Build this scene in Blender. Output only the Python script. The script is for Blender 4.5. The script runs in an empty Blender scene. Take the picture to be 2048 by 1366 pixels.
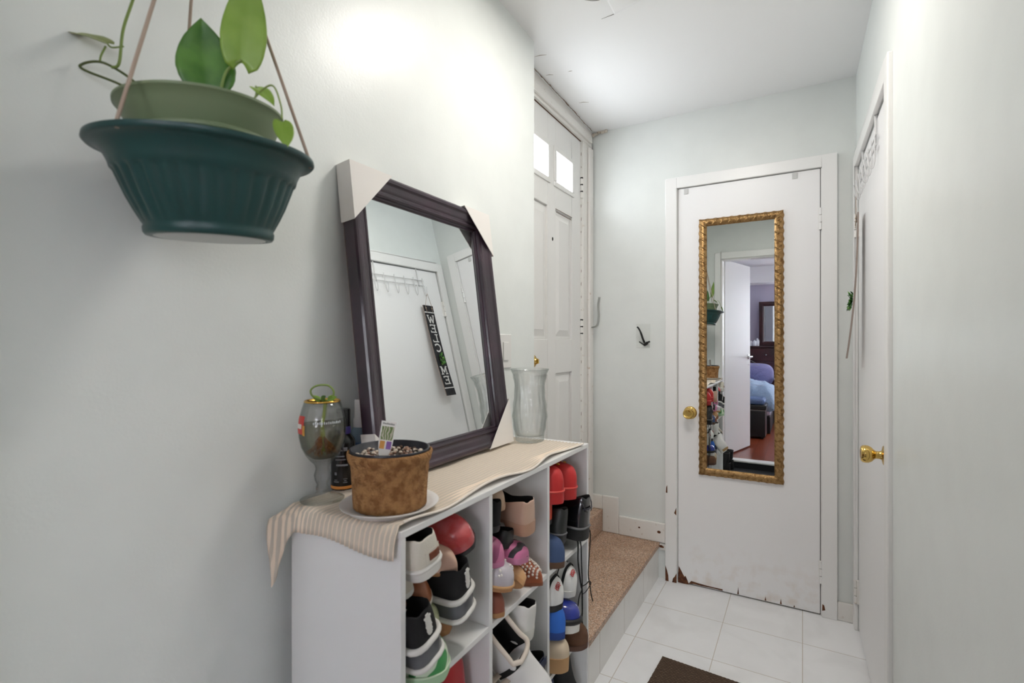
import bpy, bmesh, math, random
from mathutils import Vector, Matrix, Euler, noise
random.seed(7)
PI = math.pi
scn = bpy.context.scene
COL = scn.collection

# ------------------------------------------------------------------ camera
cam = bpy.data.cameras.new('camera')
cam.sensor_width = 36.0
cam.lens = 36.0 * 1002.0 / 2048.0
cam.clip_start = 0.01
cam.dof.use_dof = True
cam.dof.focus_distance = 2.3
cam.dof.aperture_fstop = 4.5
camo = bpy.data.objects.new('camera', cam)
camo.location = (0, 0, 1.25)
camo.rotation_euler = (PI / 2, 0, math.radians(30.107))
COL.objects.link(camo)
scn.camera = camo

# ------------------------------------------------------------------ world and light
w = bpy.data.worlds.new('daylight')
scn.world = w
w.use_nodes = True
w.node_tree.nodes['Background'].inputs[0].default_value = (0.93, 0.97, 1.0, 1)
w.node_tree.nodes['Background'].inputs[1].default_value = 4.0


def area(name, loc, rot, sx, sy, power, col):
    l = bpy.data.lights.new(name, 'AREA')
    l.shape = 'RECTANGLE'
    l.size, l.size_y, l.energy, l.color = sx, sy, power, col
    o = bpy.data.objects.new(name, l)
    o.location, o.rotation_euler = loc, rot
    COL.objects.link(o)
    return o


# daylight coming in through the bedroom side window, an added far window, and through the lites of the front door
area('bedroom_added_window_fill', (0.62, -3.70, 1.55), (-PI / 2, 0, 0), 1.3, 1.1, 150, (0.90, 0.94, 1.0))
area('bedroom_side_window_daylight', (2.13, -1.7, 1.55), (0, PI / 2, 0), 1.1, 1.4, 12, (0.92, 0.95, 1.0))
area('door_lite_daylight', (-1.10, 2.042, 2.109), (0, -PI / 2, 0), 0.15, 0.21, 2.1, (0.88, 0.94, 1.0))
area('door_lite_daylight', (-1.10, 2.339, 2.109), (0, -PI / 2, 0), 0.15, 0.20, 2.1, (0.88, 0.94, 1.0))
scn.view_settings.view_transform = 'Standard'
scn.view_settings.look = 'None'
scn.view_settings.gamma = 1.0
scn.view_settings.use_curve_mapping = False
scn.view_settings.exposure = 0.0
scn.cycles.transparent_max_bounces = 48
LAMP_STRENGTH = 53.0
BED_FILL = 10.0


# ------------------------------------------------------------------ materials
def lin(c):
    c = c / 255.0
    return c / 12.92 if c <= 0.04045 else ((c + 0.055) / 1.055) ** 2.4


def rgb(c):
    return (lin(c[0]), lin(c[1]), lin(c[2]), 1)


def nn(nt, t, **k):
    n = nt.nodes.new(t)
    for a, v in k.items():
        setattr(n, a, v)
    return n


def base_mat(name):
    m = bpy.data.materials.new(name)
    m.use_nodes = True
    nt = m.node_tree
    return m, nt, nt.nodes['Principled BSDF'], nt.links.new


def M(name, col, rough=0.5, metal=0.0, bump=None, var=None, **k):
    """bump=(scale, strength, distance); var=(scale, colour2, lo, hi)"""
    m, nt, p, L = base_mat(name)
    p.inputs['Base Color'].default_value = rgb(col)
    p.inputs['Roughness'].default_value = rough
    p.inputs['Metallic'].default_value = metal
    if 'trans' in k:
        p.inputs['Transmission Weight'].default_value = k['trans']
    if 'ior' in k:
        p.inputs['IOR'].default_value = k['ior']
    if 'coat' in k:
        p.inputs['Coat Weight'].default_value = k['coat']
        p.inputs['Coat Roughness'].default_value = 0.08
    if 'sheen' in k:
        p.inputs['Sheen Weight'].default_value = k['sheen']
    if 'spec' in k:
        p.inputs['Specular IOR Level'].default_value = k['spec']
    if 'emis' in k:
        p.inputs['Emission Color'].default_value = rgb(k.get('ecol', (255, 255, 255)))
        p.inputs['Emission Strength'].default_value = k['emis']
    tc = nn(nt, 'ShaderNodeTexCoord')
    if var:
        n = nn(nt, 'ShaderNodeTexNoise')
        n.inputs['Scale'].default_value = var[0]
        n.inputs['Detail'].default_value = 5
        r = nn(nt, 'ShaderNodeMapRange')
        r.inputs['From Min'].default_value, r.inputs['From Max'].default_value = var[2], var[3]
        x = nn(nt, 'ShaderNodeMix', data_type='RGBA')
        x.inputs['A'].default_value, x.inputs['B'].default_value = rgb(col), rgb(var[1])
        L(tc.outputs['Object'], n.inputs['Vector'])
        L(n.outputs['Fac'], r.inputs['Value'])
        L(r.outputs['Result'], x.inputs['Factor'])
        L(x.outputs['Result'], p.inputs['Base Color'])
    if bump:
        n = nn(nt, 'ShaderNodeTexNoise')
        n.inputs['Scale'].default_value = bump[0]
        n.inputs['Detail'].default_value = 4
        b = nn(nt, 'ShaderNodeBump')
        b.inputs['Strength'].default_value = bump[1]
        b.inputs['Distance'].default_value = bump[2] if len(bump) > 2 else 0.01
        L(tc.outputs['Object'], n.inputs['Vector'])
        L(n.outputs['Fac'], b.inputs['Height'])
        L(b.outputs['Normal'], p.inputs['Normal'])
    return m


def tiles_mat(name, c1, c2, mortar, bw, rh, off, axes='XY', msize=0.0016, rough=0.22):
    m, nt, p, L = base_mat(name)
    tc = nn(nt, 'ShaderNodeTexCoord')
    sp = nn(nt, 'ShaderNodeSeparateXYZ')
    cb = nn(nt, 'ShaderNodeCombineXYZ')
    L(tc.outputs['Object'], sp.inputs[0])
    L(sp.outputs[axes[0]], cb.inputs[0])
    L(sp.outputs[axes[1]], cb.inputs[1])
    ad = nn(nt, 'ShaderNodeVectorMath', operation='ADD')
    ad.inputs[1].default_value = (off[0], off[1], 0)
    L(cb.outputs[0], ad.inputs[0])
    b = nn(nt, 'ShaderNodeTexBrick')
    b.offset = 0.0
    b.inputs['Scale'].default_value = 1.0
    b.inputs['Brick Width'].default_value = bw
    b.inputs['Row Height'].default_value = rh
    b.inputs['Mortar Size'].default_value = msize
    b.inputs['Mortar Smooth'].default_value = 0.3
    b.inputs['Color1'].default_value, b.inputs['Color2'].default_value = rgb(c1), rgb(c2)
    b.inputs['Mortar'].default_value = rgb(mortar)
    L(ad.outputs[0], b.inputs['Vector'])
    n = nn(nt, 'ShaderNodeTexNoise')
    n.inputs['Scale'].default_value = 5.0
    n.inputs['Detail'].default_value = 6
    n.inputs['Distortion'].default_value = 0.6
    L(tc.outputs['Object'], n.inputs['Vector'])
    r = nn(nt, 'ShaderNodeMapRange')
    r.inputs['From Min'].default_value, r.inputs['From Max'].default_value = 0.45, 0.75
    r.inputs['To Max'].default_value = 0.2
    L(n.outputs['Fac'], r.inputs['Value'])
    x = nn(nt, 'ShaderNodeMix', data_type='RGBA')
    x.inputs['B'].default_value = rgb((186, 184, 180))
    L(b.outputs['Color'], x.inputs['A'])
    L(r.outputs['Result'], x.inputs['Factor'])
    L(x.outputs['Result'], p.inputs['Base Color'])
    bp = nn(nt, 'ShaderNodeBump')
    bp.invert = True
    bp.inputs['Strength'].default_value = 0.4
    bp.inputs['Distance'].default_value = 0.002
    L(b.outputs['Fac'], bp.inputs['Height'])
    L(bp.outputs['Normal'], p.inputs['Normal'])
    p.inputs['Roughness'].default_value = rough
    return m


def stripe_mat(name, c1, c2, axis, freq, rough=0.8, lo=0.35, hi=0.65, noise_amt=0.15, bump=0.3):
    m, nt, p, L = base_mat(name)
    tc = nn(nt, 'ShaderNodeTexCoord')
    wv = nn(nt, 'ShaderNodeTexWave', bands_direction=axis)
    wv.inputs['Scale'].default_value = freq * 2 * PI / 20.0 / 1.0
    wv.inputs['Distortion'].default_value = noise_amt * 10
    wv.inputs['Detail'].default_value = 2
    wv.inputs['Detail Scale'].default_value = 3
    L(tc.outputs['Object'], wv.inputs['Vector'])
    r = nn(nt, 'ShaderNodeMapRange')
    r.inputs['From Min'].default_value, r.inputs['From Max'].default_value = lo, hi
    L(wv.outputs['Fac'], r.inputs['Value'])
    x = nn(nt, 'ShaderNodeMix', data_type='RGBA')
    x.inputs['A'].default_value, x.inputs['B'].default_value = rgb(c1), rgb(c2)
    L(r.outputs['Result'], x.inputs['Factor'])
    L(x.outputs['Result'], p.inputs['Base Color'])
    if bump:
        b = nn(nt, 'ShaderNodeBump')
        b.inputs['Strength'].default_value = bump
        b.inputs['Distance'].default_value = 0.002
        L(wv.outputs['Fac'], b.inputs['Height'])
        L(b.outputs['Normal'], p.inputs['Normal'])
    p.inputs['Roughness'].default_value = rough
    return m


def wall_paint(name, col, rough, fine, coarse):
    """glossy rolled paint: fine orange peel plus slow trowel waves"""
    m, nt, p, L = base_mat(name)
    tc = nn(nt, 'ShaderNodeTexCoord')
    n1 = nn(nt, 'ShaderNodeTexNoise')
    n1.inputs['Scale'].default_value = 170
    n1.inputs['Detail'].default_value = 3
    n2 = nn(nt, 'ShaderNodeTexNoise')
    n2.inputs['Scale'].default_value = 9
    n2.inputs['Detail'].default_value = 5
    for n in (n1, n2):
        L(tc.outputs['Object'], n.inputs['Vector'])
    b1 = nn(nt, 'ShaderNodeBump')
    b1.inputs['Strength'].default_value = fine
    b1.inputs['Distance'].default_value = 0.001
    b2 = nn(nt, 'ShaderNodeBump')
    b2.inputs['Strength'].default_value = coarse
    b2.inputs['Distance'].default_value = 0.008
    L(n1.outputs['Fac'], b1.inputs['Height'])
    L(n2.outputs['Fac'], b2.inputs['Height'])
    L(b2.outputs['Normal'], b1.inputs['Normal'])
    L(b1.outputs['Normal'], p.inputs['Normal'])
    r = nn(nt, 'ShaderNodeMapRange')
    r.inputs['From Min'].default_value, r.inputs['From Max'].default_value = 0.35, 0.7
    x = nn(nt, 'ShaderNodeMix', data_type='RGBA')
    c2 = tuple(v * 0.985 for v in col)
    x.inputs['A'].default_value, x.inputs['B'].default_value = rgb(col), rgb(c2)
    L(n2.outputs['Fac'], r.inputs['Value'])
    L(r.outputs['Result'], x.inputs['Factor'])
    L(x.outputs['Result'], p.inputs['Base Color'])
    p.inputs['Roughness'].default_value = rough
    return m


def granite_mat(name):
    m, nt, p, L = base_mat(name)
    tc = nn(nt, 'ShaderNodeTexCoord')
    v = nn(nt, 'ShaderNodeTexVoronoi')
    v.inputs['Scale'].default_value = 300
    n = nn(nt, 'ShaderNodeTexNoise')
    n.inputs['Scale'].default_value = 7
    n.inputs['Detail'].default_value = 8
    L(tc.outputs['Object'], v.inputs['Vector'])
    L(tc.outputs['Object'], n.inputs['Vector'])
    sp = nn(nt, 'ShaderNodeSeparateColor')
    L(v.outputs['Color'], sp.inputs[0])
    cr = nn(nt, 'ShaderNodeValToRGB')
    e = cr.color_ramp.elements
    e[0].position, e[0].color = 0.0, rgb((128, 108, 94))
    e[1].position, e[1].color = 1.0, rgb((232, 208, 186))
    for pos, c in ((0.3, (168, 136, 112)), (0.55, (206, 164, 134)), (0.8, (196, 176, 160))):
        q = e.new(pos)
        q.color = rgb(c)
    L(sp.outputs[0], cr.inputs['Fac'])
    x = nn(nt, 'ShaderNodeMix', data_type='RGBA', blend_type='MULTIPLY')
    r = nn(nt, 'ShaderNodeMapRange')
    r.inputs['From Min'].default_value, r.inputs['From Max'].default_value = 0.4, 0.62
    r.inputs['To Max'].default_value = 0.55
    L(n.outputs['Fac'], r.inputs['Value'])
    L(r.outputs['Result'], x.inputs['Factor'])
    L(cr.outputs['Color'], x.inputs['A'])
    x.inputs['B'].default_value = rgb((226, 216, 204))
    L(x.outputs['Result'], p.inputs['Base Color'])
    p.inputs['Roughness'].default_value = 0.45
    return m


def wood_floor_mat(name):
    m, nt, p, L = base_mat(name)
    tc = nn(nt, 'ShaderNodeTexCoord')
    mp = nn(nt, 'ShaderNodeMapping')
    mp.inputs['Rotation'].default_value = (0, 0, PI / 2)
    L(tc.outputs['Object'], mp.inputs[0])
    b = nn(nt, 'ShaderNodeTexBrick')
    b.inputs['Scale'].default_value = 1
    b.inputs['Brick Width'].default_value = 0.9
    b.inputs['Row Height'].default_value = 0.11
    b.inputs['Mortar Size'].default_value = 0.0015
    b.inputs['Color1'].default_value = rgb((150, 70, 40))
    b.inputs['Color2'].default_value = rgb((120, 52, 30))
    b.inputs['Mortar'].default_value = rgb((50, 22, 14))
    L(mp.outputs[0], b.inputs['Vector'])
    L(b.outputs['Color'], p.inputs['Base Color'])
    p.inputs['Roughness'].default_value = 0.28
    return m


def zebra_mat(name, c1, c2, scale, dist=6.0, lo=0.45, hi=0.55, rough=0.5):
    m, nt, p, L = base_mat(name)
    tc = nn(nt, 'ShaderNodeTexCoord')
    wv = nn(nt, 'ShaderNodeTexWave')
    wv.inputs['Scale'].default_value = scale
    wv.inputs['Distortion'].default_value = dist
    wv.inputs['Detail'].default_value = 1
    wv.inputs['Detail Scale'].default_value = 1.2
    L(tc.outputs['Object'], wv.inputs['Vector'])
    r = nn(nt, 'ShaderNodeMapRange')
    r.inputs['From Min'].default_value, r.inputs['From Max'].default_value = lo, hi
    L(wv.outputs['Fac'], r.inputs['Value'])
    x = nn(nt, 'ShaderNodeMix', data_type='RGBA')
    x.inputs['A'].default_value, x.inputs['B'].default_value = rgb(c1), rgb(c2)
    L(r.outputs['Result'], x.inputs['Factor'])
    L(x.outputs['Result'], p.inputs['Base Color'])
    p.inputs['Roughness'].default_value = rough
    return m


def pane_mat(name):
    m = bpy.data.materials.new(name)
    m.use_nodes = True
    nt = m.node_tree
    nt.nodes.clear()
    o = nn(nt, 'ShaderNodeOutputMaterial')
    mx = nn(nt, 'ShaderNodeMixShader')
    mx.inputs[0].default_value = 0.08
    t = nn(nt, 'ShaderNodeBsdfTransparent')
    g = nn(nt, 'ShaderNodeBsdfGlossy')
    g.inputs['Roughness'].default_value = 0.05
    nt.links.new(t.outputs[0], mx.inputs[1])
    nt.links.new(g.outputs[0], mx.inputs[2])
    nt.links.new(mx.outputs[0], o.inputs[0])
    return m


WALL = wall_paint('sage_white_gloss_paint', (233, 237, 234), 0.36, 0.25, 0.14)
WALL_BACK = wall_paint('sage_white_satin_paint', (230, 233, 230), 0.36, 0.12, 0.22)
CEIL = M('ceiling_white', (247, 247, 247), 0.6, bump=(14, 0.08, 0.01))
WHITE = M('white_gloss_trim', (243, 242, 240), 0.3, bump=(40, 0.06, 0.004))
DOORW = M('white_door_paint', (246, 245, 245), 0.34, bump=(25, 0.05, 0.004))
TRIMOLD = M('chipped_old_trim', (234, 231, 226), 0.45, bump=(45, 0.3, 0.004), var=(34, (196, 176, 156), 0.64, 0.80))
FRONTD = M('front_door_paint', (235, 234, 231), 0.4, bump=(50, 0.08, 0.003))
DARK = M('dark_gap', (20, 18, 17), 0.8)


def worn_door(name, col, dirt):
    """white door paint, scuffed and dirty along its foot"""
    m = M(name, col, 0.34, bump=(25, 0.05, 0.004))
    nt = m.node_tree
    L = nt.links.new
    p = nt.nodes['Principled BSDF']
    tc = nn(nt, 'ShaderNodeTexCoord')
    sp = nn(nt, 'ShaderNodeSeparateXYZ')
    L(tc.outputs['Object'], sp.inputs[0])
    n = nn(nt, 'ShaderNodeTexNoise')
    n.inputs['Scale'].default_value = 16
    n.inputs['Detail'].default_value = 8
    L(tc.outputs['Object'], n.inputs['Vector'])
    a = nn(nt, 'ShaderNodeMapRange')
    a.inputs['From Min'].default_value, a.inputs['From Max'].default_value = 0.26, 0.0
    L(sp.outputs['Z'], a.inputs['Value'])
    b = nn(nt, 'ShaderNodeMapRange')
    b.inputs['From Min'].default_value, b.inputs['From Max'].default_value = 0.48, 0.68
    L(n.outputs['Fac'], b.inputs['Value'])
    q = nn(nt, 'ShaderNodeMath', operation='MULTIPLY')
    L(a.outputs['Result'], q.inputs[0])
    L(b.outputs['Result'], q.inputs[1])
    x = nn(nt, 'ShaderNodeMix', data_type='RGBA')
    x.inputs['A'].default_value, x.inputs['B'].default_value = rgb(col), rgb(dirt)
    L(q.outputs[0], x.inputs['Factor'])
    L(x.outputs['Result'], p.inputs['Base Color'])
    return m


DOORWORN = worn_door('worn_white_door_paint', (246, 245, 245), (234, 226, 219))
RUST = M('bare_rusty_wood', (112, 66, 36), 0.85, bump=(120, 0.6, 0.004), var=(60, (70, 36, 18), 0.4, 0.6))
GRIME = M('brown_grime', (150, 128, 108), 0.8)
TILE = tiles_mat('white_floor_tile', (248, 248, 248), (244, 245, 246), (206, 196, 186), 0.3065, 0.3, (0.0, -2.398 + 3.0))
RISER = tiles_mat('white_riser_tile', (238, 236, 232), (234, 232, 228), (184, 174, 162), 0.3, 0.4, (-2.398 + 3.0, 0.2), 'YZ')
GRANITE = granite_mat('speckled_brown_granite')
BRASS = M('polished_brass', (214, 180, 104), 0.16, 1.0)
STEEL = M('brushed_steel', (190, 190, 192), 0.25, 1.0)
BLACK = M('black_metal', (24, 24, 26), 0.4)
MIRROR = M('mirror_silver', (236, 240, 240), 0.0, 1.0)
GOLDF = M('antique_gold', (168, 134, 90), 0.34, 1.0, var=(60, (122, 92, 58), 0.45, 0.65))
ESPRESSO = M('espresso_frame', (52, 42, 50), 0.3, bump=(200, 0.05, 0.002), var=(9, (64, 47, 58), 0.4, 0.6), coat=0.25)
CARD = M('white_cardboard', (233, 229, 224), 0.7, bump=(120, 0.05, 0.002))
MELA = M('white_melamine', (238, 238, 237), 0.36)


def thin_glass(name, face_col, edge_col, real=0.25, ior=1.45):
    """clear glassware: mostly see-through, greyer and shinier toward its edges"""
    m = bpy.data.materials.new(name)
    m.use_nodes = True
    nt = m.node_tree
    nt.nodes.clear()
    L = nt.links.new
    o = nn(nt, 'ShaderNodeOutputMaterial')
    lw = nn(nt, 'ShaderNodeLayerWeight')
    lw.inputs['Blend'].default_value = 0.35
    cx_ = nn(nt, 'ShaderNodeMix', data_type='RGBA')
    cx_.inputs['A'].default_value, cx_.inputs['B'].default_value = rgb(face_col), rgb(edge_col)
    L(lw.outputs['Facing'], cx_.inputs['Factor'])
    t = nn(nt, 'ShaderNodeBsdfTransparent')
    L(cx_.outputs['Result'], t.inputs['Color'])
    g = nn(nt, 'ShaderNodeBsdfGlossy')
    g.inputs['Roughness'].default_value = 0.02
    r = nn(nt, 'ShaderNodeBsdfGlass')
    r.inputs['IOR'].default_value = ior
    r.inputs['Color'].default_value = rgb(face_col)
    m1 = nn(nt, 'ShaderNodeMixShader')
    m1.inputs[0].default_value = real
    L(t.outputs[0], m1.inputs[1])
    L(r.outputs[0], m1.inputs[2])
    pw = nn(nt, 'ShaderNodeMath', operation='POWER')
    pw.inputs[1].default_value = 4.0
    ml = nn(nt, 'ShaderNodeMath', operation='MULTIPLY_ADD')
    ml.inputs[1].default_value, ml.inputs[2].default_value = 0.45, 0.03
    L(lw.outputs['Facing'], pw.inputs[0])
    L(pw.outputs[0], ml.inputs[0])
    m2 = nn(nt, 'ShaderNodeMixShader')
    L(ml.outputs[0], m2.inputs[0])
    L(m1.outputs[0], m2.inputs[1])
    L(g.outputs[0], m2.inputs[2])
    L(m2.outputs[0], o.inputs[0])
    return m


GLASS = thin_glass('clear_glass', (255, 255, 255), (216, 222, 220), 0.22)
WATER = thin_glass('cloudy_water', (228, 227, 217), (206, 206, 196), 0.08, 1.33)
POTG = M('dark_green_plastic', (27, 66, 65), 0.38, bump=(300, 0.04, 0.001))
POTL = M('sage_green_plastic', (116, 132, 98), 0.45)
CORD = M('taupe_cord', (170, 152, 136), 0.8, bump=(400, 0.5, 0.002))
SOIL = M('dark_soil', (52, 38, 30), 0.95, bump=(150, 0.8, 0.01))
LEAF1 = M('leaf_deep_green', (62, 108, 40), 0.3, var=(14, (92, 140, 56), 0.45, 0.62))
LEAF2 = M('leaf_light_green', (126, 160, 58), 0.36, var=(12, (146, 178, 80), 0.45, 0.65))
LEAF3 = M('leaf_olive', (132, 142, 84), 0.4)
STEMM = M('stem_green', (128, 150, 76), 0.45)


# ------------------------------------------------------------------ mesh builder
class MB:
    def __init__(s):
        s.v, s.f, s.m = [], [], []

    def add(s, vs, fs, mi=0):
        o = len(s.v)
        s.v += [tuple(q) for q in vs]
        for q in fs:
            s.f.append(tuple(i + o for i in q))
            s.m.append(mi)
        return s

    def box(s, lo, hi, mi=0):
        x0, y0, z0 = lo
        x1, y1, z1 = hi
        vs = [(x0, y0, z0), (x1, y0, z0), (x1, y1, z0), (x0, y1, z0), (x0, y0, z1), (x1, y0, z1), (x1, y1, z1), (x0, y1, z1)]
        return s.add(vs, [(0, 3, 2, 1), (4, 5, 6, 7), (0, 1, 5, 4), (1, 2, 6, 5), (2, 3, 7, 6), (3, 0, 4, 7)], mi)

    def prism(s, pts, a, b, mi=0, plane='XY'):
        """polygon pts (counter-clockwise) extruded from a to b along the third axis"""
        def q(p, h):
            return {'XY': (p[0], p[1], h), 'XZ': (p[0], h, p[1]), 'YZ': (h, p[0], p[1])}[plane]
        n = len(pts)
        vs = [q(p, a) for p in pts] + [q(p, b) for p in pts]
        fs = [tuple(range(n - 1, -1, -1)), tuple(range(n, 2 * n))]
        fs += [(i, (i + 1) % n, (i + 1) % n + n, i + n) for i in range(n)]
        return s.add(vs, fs, mi)

    def tube(s, pts, r, n=8, mi=0, closed=False, flat=1.0):
        P = [Vector(p) for p in pts]
        k = len(P)
        rr = r if isinstance(r, (list, tuple)) else [r] * k
        up = None
        vs = []
        for i, p in enumerate(P):
            a = P[(i - 1) % k] if closed or i > 0 else p
            b = P[(i + 1) % k] if closed or i < k - 1 else p
            t = (b - a).normalized() if (b - a).length > 1e-9 else Vector((0, 0, 1))
            if up is None:
                up = Vector((0, 0, 1)) if abs(t.z) < 0.9 else Vector((1, 0, 0))
            x = t.cross(up)
            if x.length < 1e-6:
                x = t.orthogonal()
            x.normalize()
            y = x.cross(t).normalized()
            up = y
            for j in range(n):
                an = 2 * PI * j / n
                vs.append(p + x * (rr[i] * math.cos(an)) + y * (rr[i] * flat * math.sin(an)))
        fs = []
        for i in range(k if closed else k - 1):
            for j in range(n):
                a, b = i * n + j, i * n + (j + 1) % n
                c, d = ((i + 1) % k) * n + (j + 1) % n, ((i + 1) % k) * n + j
                fs.append((a, b, c, d))
        if not closed:
            fs += [tuple(range(n - 1, -1, -1)), tuple((k - 1) * n + j for j in range(n))]
        return s.add(vs, fs, mi)

    def lathe(s, prof, n=48, c=(0, 0, 0), mi=0, axis='z', rad=None, closed=False):
        """prof: (radius, height) list; rad(r,h,angle) may modulate the radius"""
        vs, k = [], len(prof)
        for r, h in prof:
            for j in range(n):
                a = 2 * PI * j / n
                q = rad(r, h, a) if rad else r
                x, y = q * math.cos(a), q * math.sin(a)
                if axis == 'z':
                    vs.append((c[0] + x, c[1] + y, c[2] + h))
                elif axis == 'y':
                    vs.append((c[0] + x, c[1] - h, c[2] + y))
                else:
                    vs.append((c[0] - h, c[1] + x, c[2] - y))
        fs = []
        for i in range(k - 1):
            for j in range(n):
                fs.append((i * n + j, i * n + (j + 1) % n, (i + 1) * n + (j + 1) % n, (i + 1) * n + j))
        if prof[0][0] > 1e-5:
            fs.append(tuple(range(n - 1, -1, -1)))
        if prof[-1][0] > 1e-5:
            fs.append(tuple((k - 1) * n + j for j in range(n)))
        return s.add(vs, fs, mi)

    def grid(s, fn, nu, nv, mi=0, cu=False, cv=False):
        vs = [fn(i / (nu if cu else nu - 1), j / (nv if cv else nv - 1)) for i in range(nu) for j in range(nv)]
        fs = []
        for i in range(nu if cu else nu - 1):
            for j in range(nv if cv else nv - 1):
                a, b = i * nv + j, ((i + 1) % nu) * nv + j
                fs.append((a, b, ((i + 1) % nu) * nv + (j + 1) % nv, i * nv + (j + 1) % nv))
        return s.add(vs, fs, mi)

    def ball(s, c, r, n=12, mi=0, sc=(1, 1, 1)):
        m = max(4, n // 2)
        return s.grid(lambda u, v: (c[0] + sc[0] * r * math.sin(PI * v) * math.cos(2 * PI * u),
                                    c[1] + sc[1] * r * math.sin(PI * v) * math.sin(2 * PI * u),
                                    c[2] + sc[2] * r * math.cos(PI * v)), n, m + 1, mi, cu=True)

    def xf(s, mat, start=0):
        s.v[start:] = [tuple(mat @ Vector(q)) for q in s.v[start:]]
        return s

    def build(s, name, mats, parent=None, smooth=False, bevel=0.0, sub=0, solid=0.0, auto=None):
        me = bpy.data.meshes.new(name)
        me.from_pydata(s.v, [], s.f)
        me.validate()
        bm = bmesh.new()
        bm.from_mesh(me)
        bmesh.ops.remove_doubles(bm, verts=bm.verts, dist=1e-6)
        bmesh.ops.recalc_face_normals(bm, faces=bm.faces)
        bm.to_mesh(me)
        bm.free()
        for q in (mats if isinstance(mats, (list, tuple)) else [mats]):
            me.materials.append(q)
        if any(s.m) and len(me.polygons) == len(s.m):
            me.polygons.foreach_set('material_index', s.m)
        if smooth or auto:
            me.polygons.foreach_set('use_smooth', [True] * len(me.polygons))
        if auto:
            try:
                me.set_sharp_from_angle(angle=math.radians(auto))
            except Exception:
                pass
        o = bpy.data.objects.new(name, me)
        COL.objects.link(o)
        if parent:
            o.parent = parent
        if bevel:
            b = o.modifiers.new('bevel', 'BEVEL')
            b.width, b.segments, b.limit_method, b.angle_limit = bevel, 2, 'ANGLE', math.radians(40)
        if solid:
            b = o.modifiers.new('solid', 'SOLIDIFY')
            b.thickness = solid
            b.offset = 0
        if sub:
            b = o.modifiers.new('sub', 'SUBSURF')
            b.levels = b.render_levels = sub
        return o


def empty(name, label, cat, loc=(0, 0, 0), rot=(0, 0, 0), group=None, kind=None):
    o = bpy.data.objects.new(name, None)
    o.empty_display_size = 0.05
    o.location, o.rotation_euler = loc, rot
    COL.objects.link(o)
    return tag(o, label, cat, group, kind)


def tag(o, label=None, cat=None, group=None, kind=None):
    if label:
        o['label'] = label
    if cat:
        o['category'] = cat
    if group:
        o['group'] = group
    if kind:
        o['kind'] = kind
    return o


def struct(o, label=None):
    o['kind'] = 'structure'
    if label:
        o['label'] = label
    return o


def world_child(o, root):
    """keep a mesh built in world coordinates where it is under a placed root"""
    o.parent = root
    mw = Matrix.LocRotScale(root.location, root.rotation_euler, None)
    o.matrix_parent_inverse = mw.inverted()
    return o


def lerp(tab, x):
    if x <= tab[0][0]:
        return tab[0][1]
    for (a, p), (b, q) in zip(tab, tab[1:]):
        if x <= b:
            return p + (q - p) * (x - a) / (b - a)
    return tab[-1][1]


def sm(a, b, x):
    t = min(1, max(0, (x - a) / (b - a)))
    return t * t * (3 - 2 * t)


def curve_pts(pts, n=8):
    """Catmull-Rom through pts"""
    P = [Vector(p) for p in pts]
    P = [P[0] * 2 - P[1]] + P + [P[-1] * 2 - P[-2]]
    out = []
    for i in range(1, len(P) - 2):
        for k in range(n):
            t = k / n
            a, b, c, d = P[i - 1:i + 3]
            out.append(0.5 * ((2 * b) + (c - a) * t + (2 * a - 5 * b + 4 * c - d) * t * t + (3 * b - a - 3 * c + d) * t ** 3))
    out.append(P[-2])
    return out

# ================================================================== the setting
YB, XL, ZC = 2.69, -0.935, 2.43


def zceil(y):
    return ZC + 0.03 * (YB - y)


floor = struct(MB().box((-1.0, -0.02, -0.08), (0.3, 2.80, 0.0)).build('floor', TILE))
ceil = struct(MB().prism([(-0.1, zceil(-0.1)), (2.85, zceil(2.85)), (2.85, 2.75), (-0.1, 2.75)], -1.3, 0.42, plane='YZ').build('ceiling', CEIL))
# peeling plaster and its cracks
CRK = [(-0.651, 1.790), (-0.627, 1.788), (-0.601, 1.786), (-0.576, 1.778), (-0.548, 1.767), (-0.529, 1.765), (-0.506, 1.758), (-0.476, 1.749), (-0.451, 1.752)]
cr = MB()
for pts, r in ((CRK, 0.0020), ([(-0.548, 1.767), (-0.549, 1.746), (-0.557, 1.719), (-0.577, 1.699), (-0.605, 1.68)], 0.0014), ([(-0.668, 1.665), (-0.645, 1.682), (-0.622, 1.690), (-0.60, 1.684)], 0.0014)):
    q = curve_pts([(x, y, zceil(y) - 0.0003) for x, y in pts], 5)
    cr.tube(q, [r * (0.15 + math.sin(PI * min(1, 0.05 + i / len(q)))) for i in range(len(q))], 5, flat=.5)
cr.build('crack', M('ceiling_crack', (128, 126, 123), 0.9), ceil)


def flap(u, v):
    """sheet of paint hanging a little away from the ceiling on the near side of the crack"""
    x = -0.600 + 0.160 * u
    y0 = lerp(CRK, x) - 0.002
    y = y0 - 0.085 * v
    return (x, y, zceil(y) - 0.0006 - 0.0075 * (1 - v) ** 2 * math.sin(PI * min(1, 0.1 + 0.9 * u)))


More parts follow.
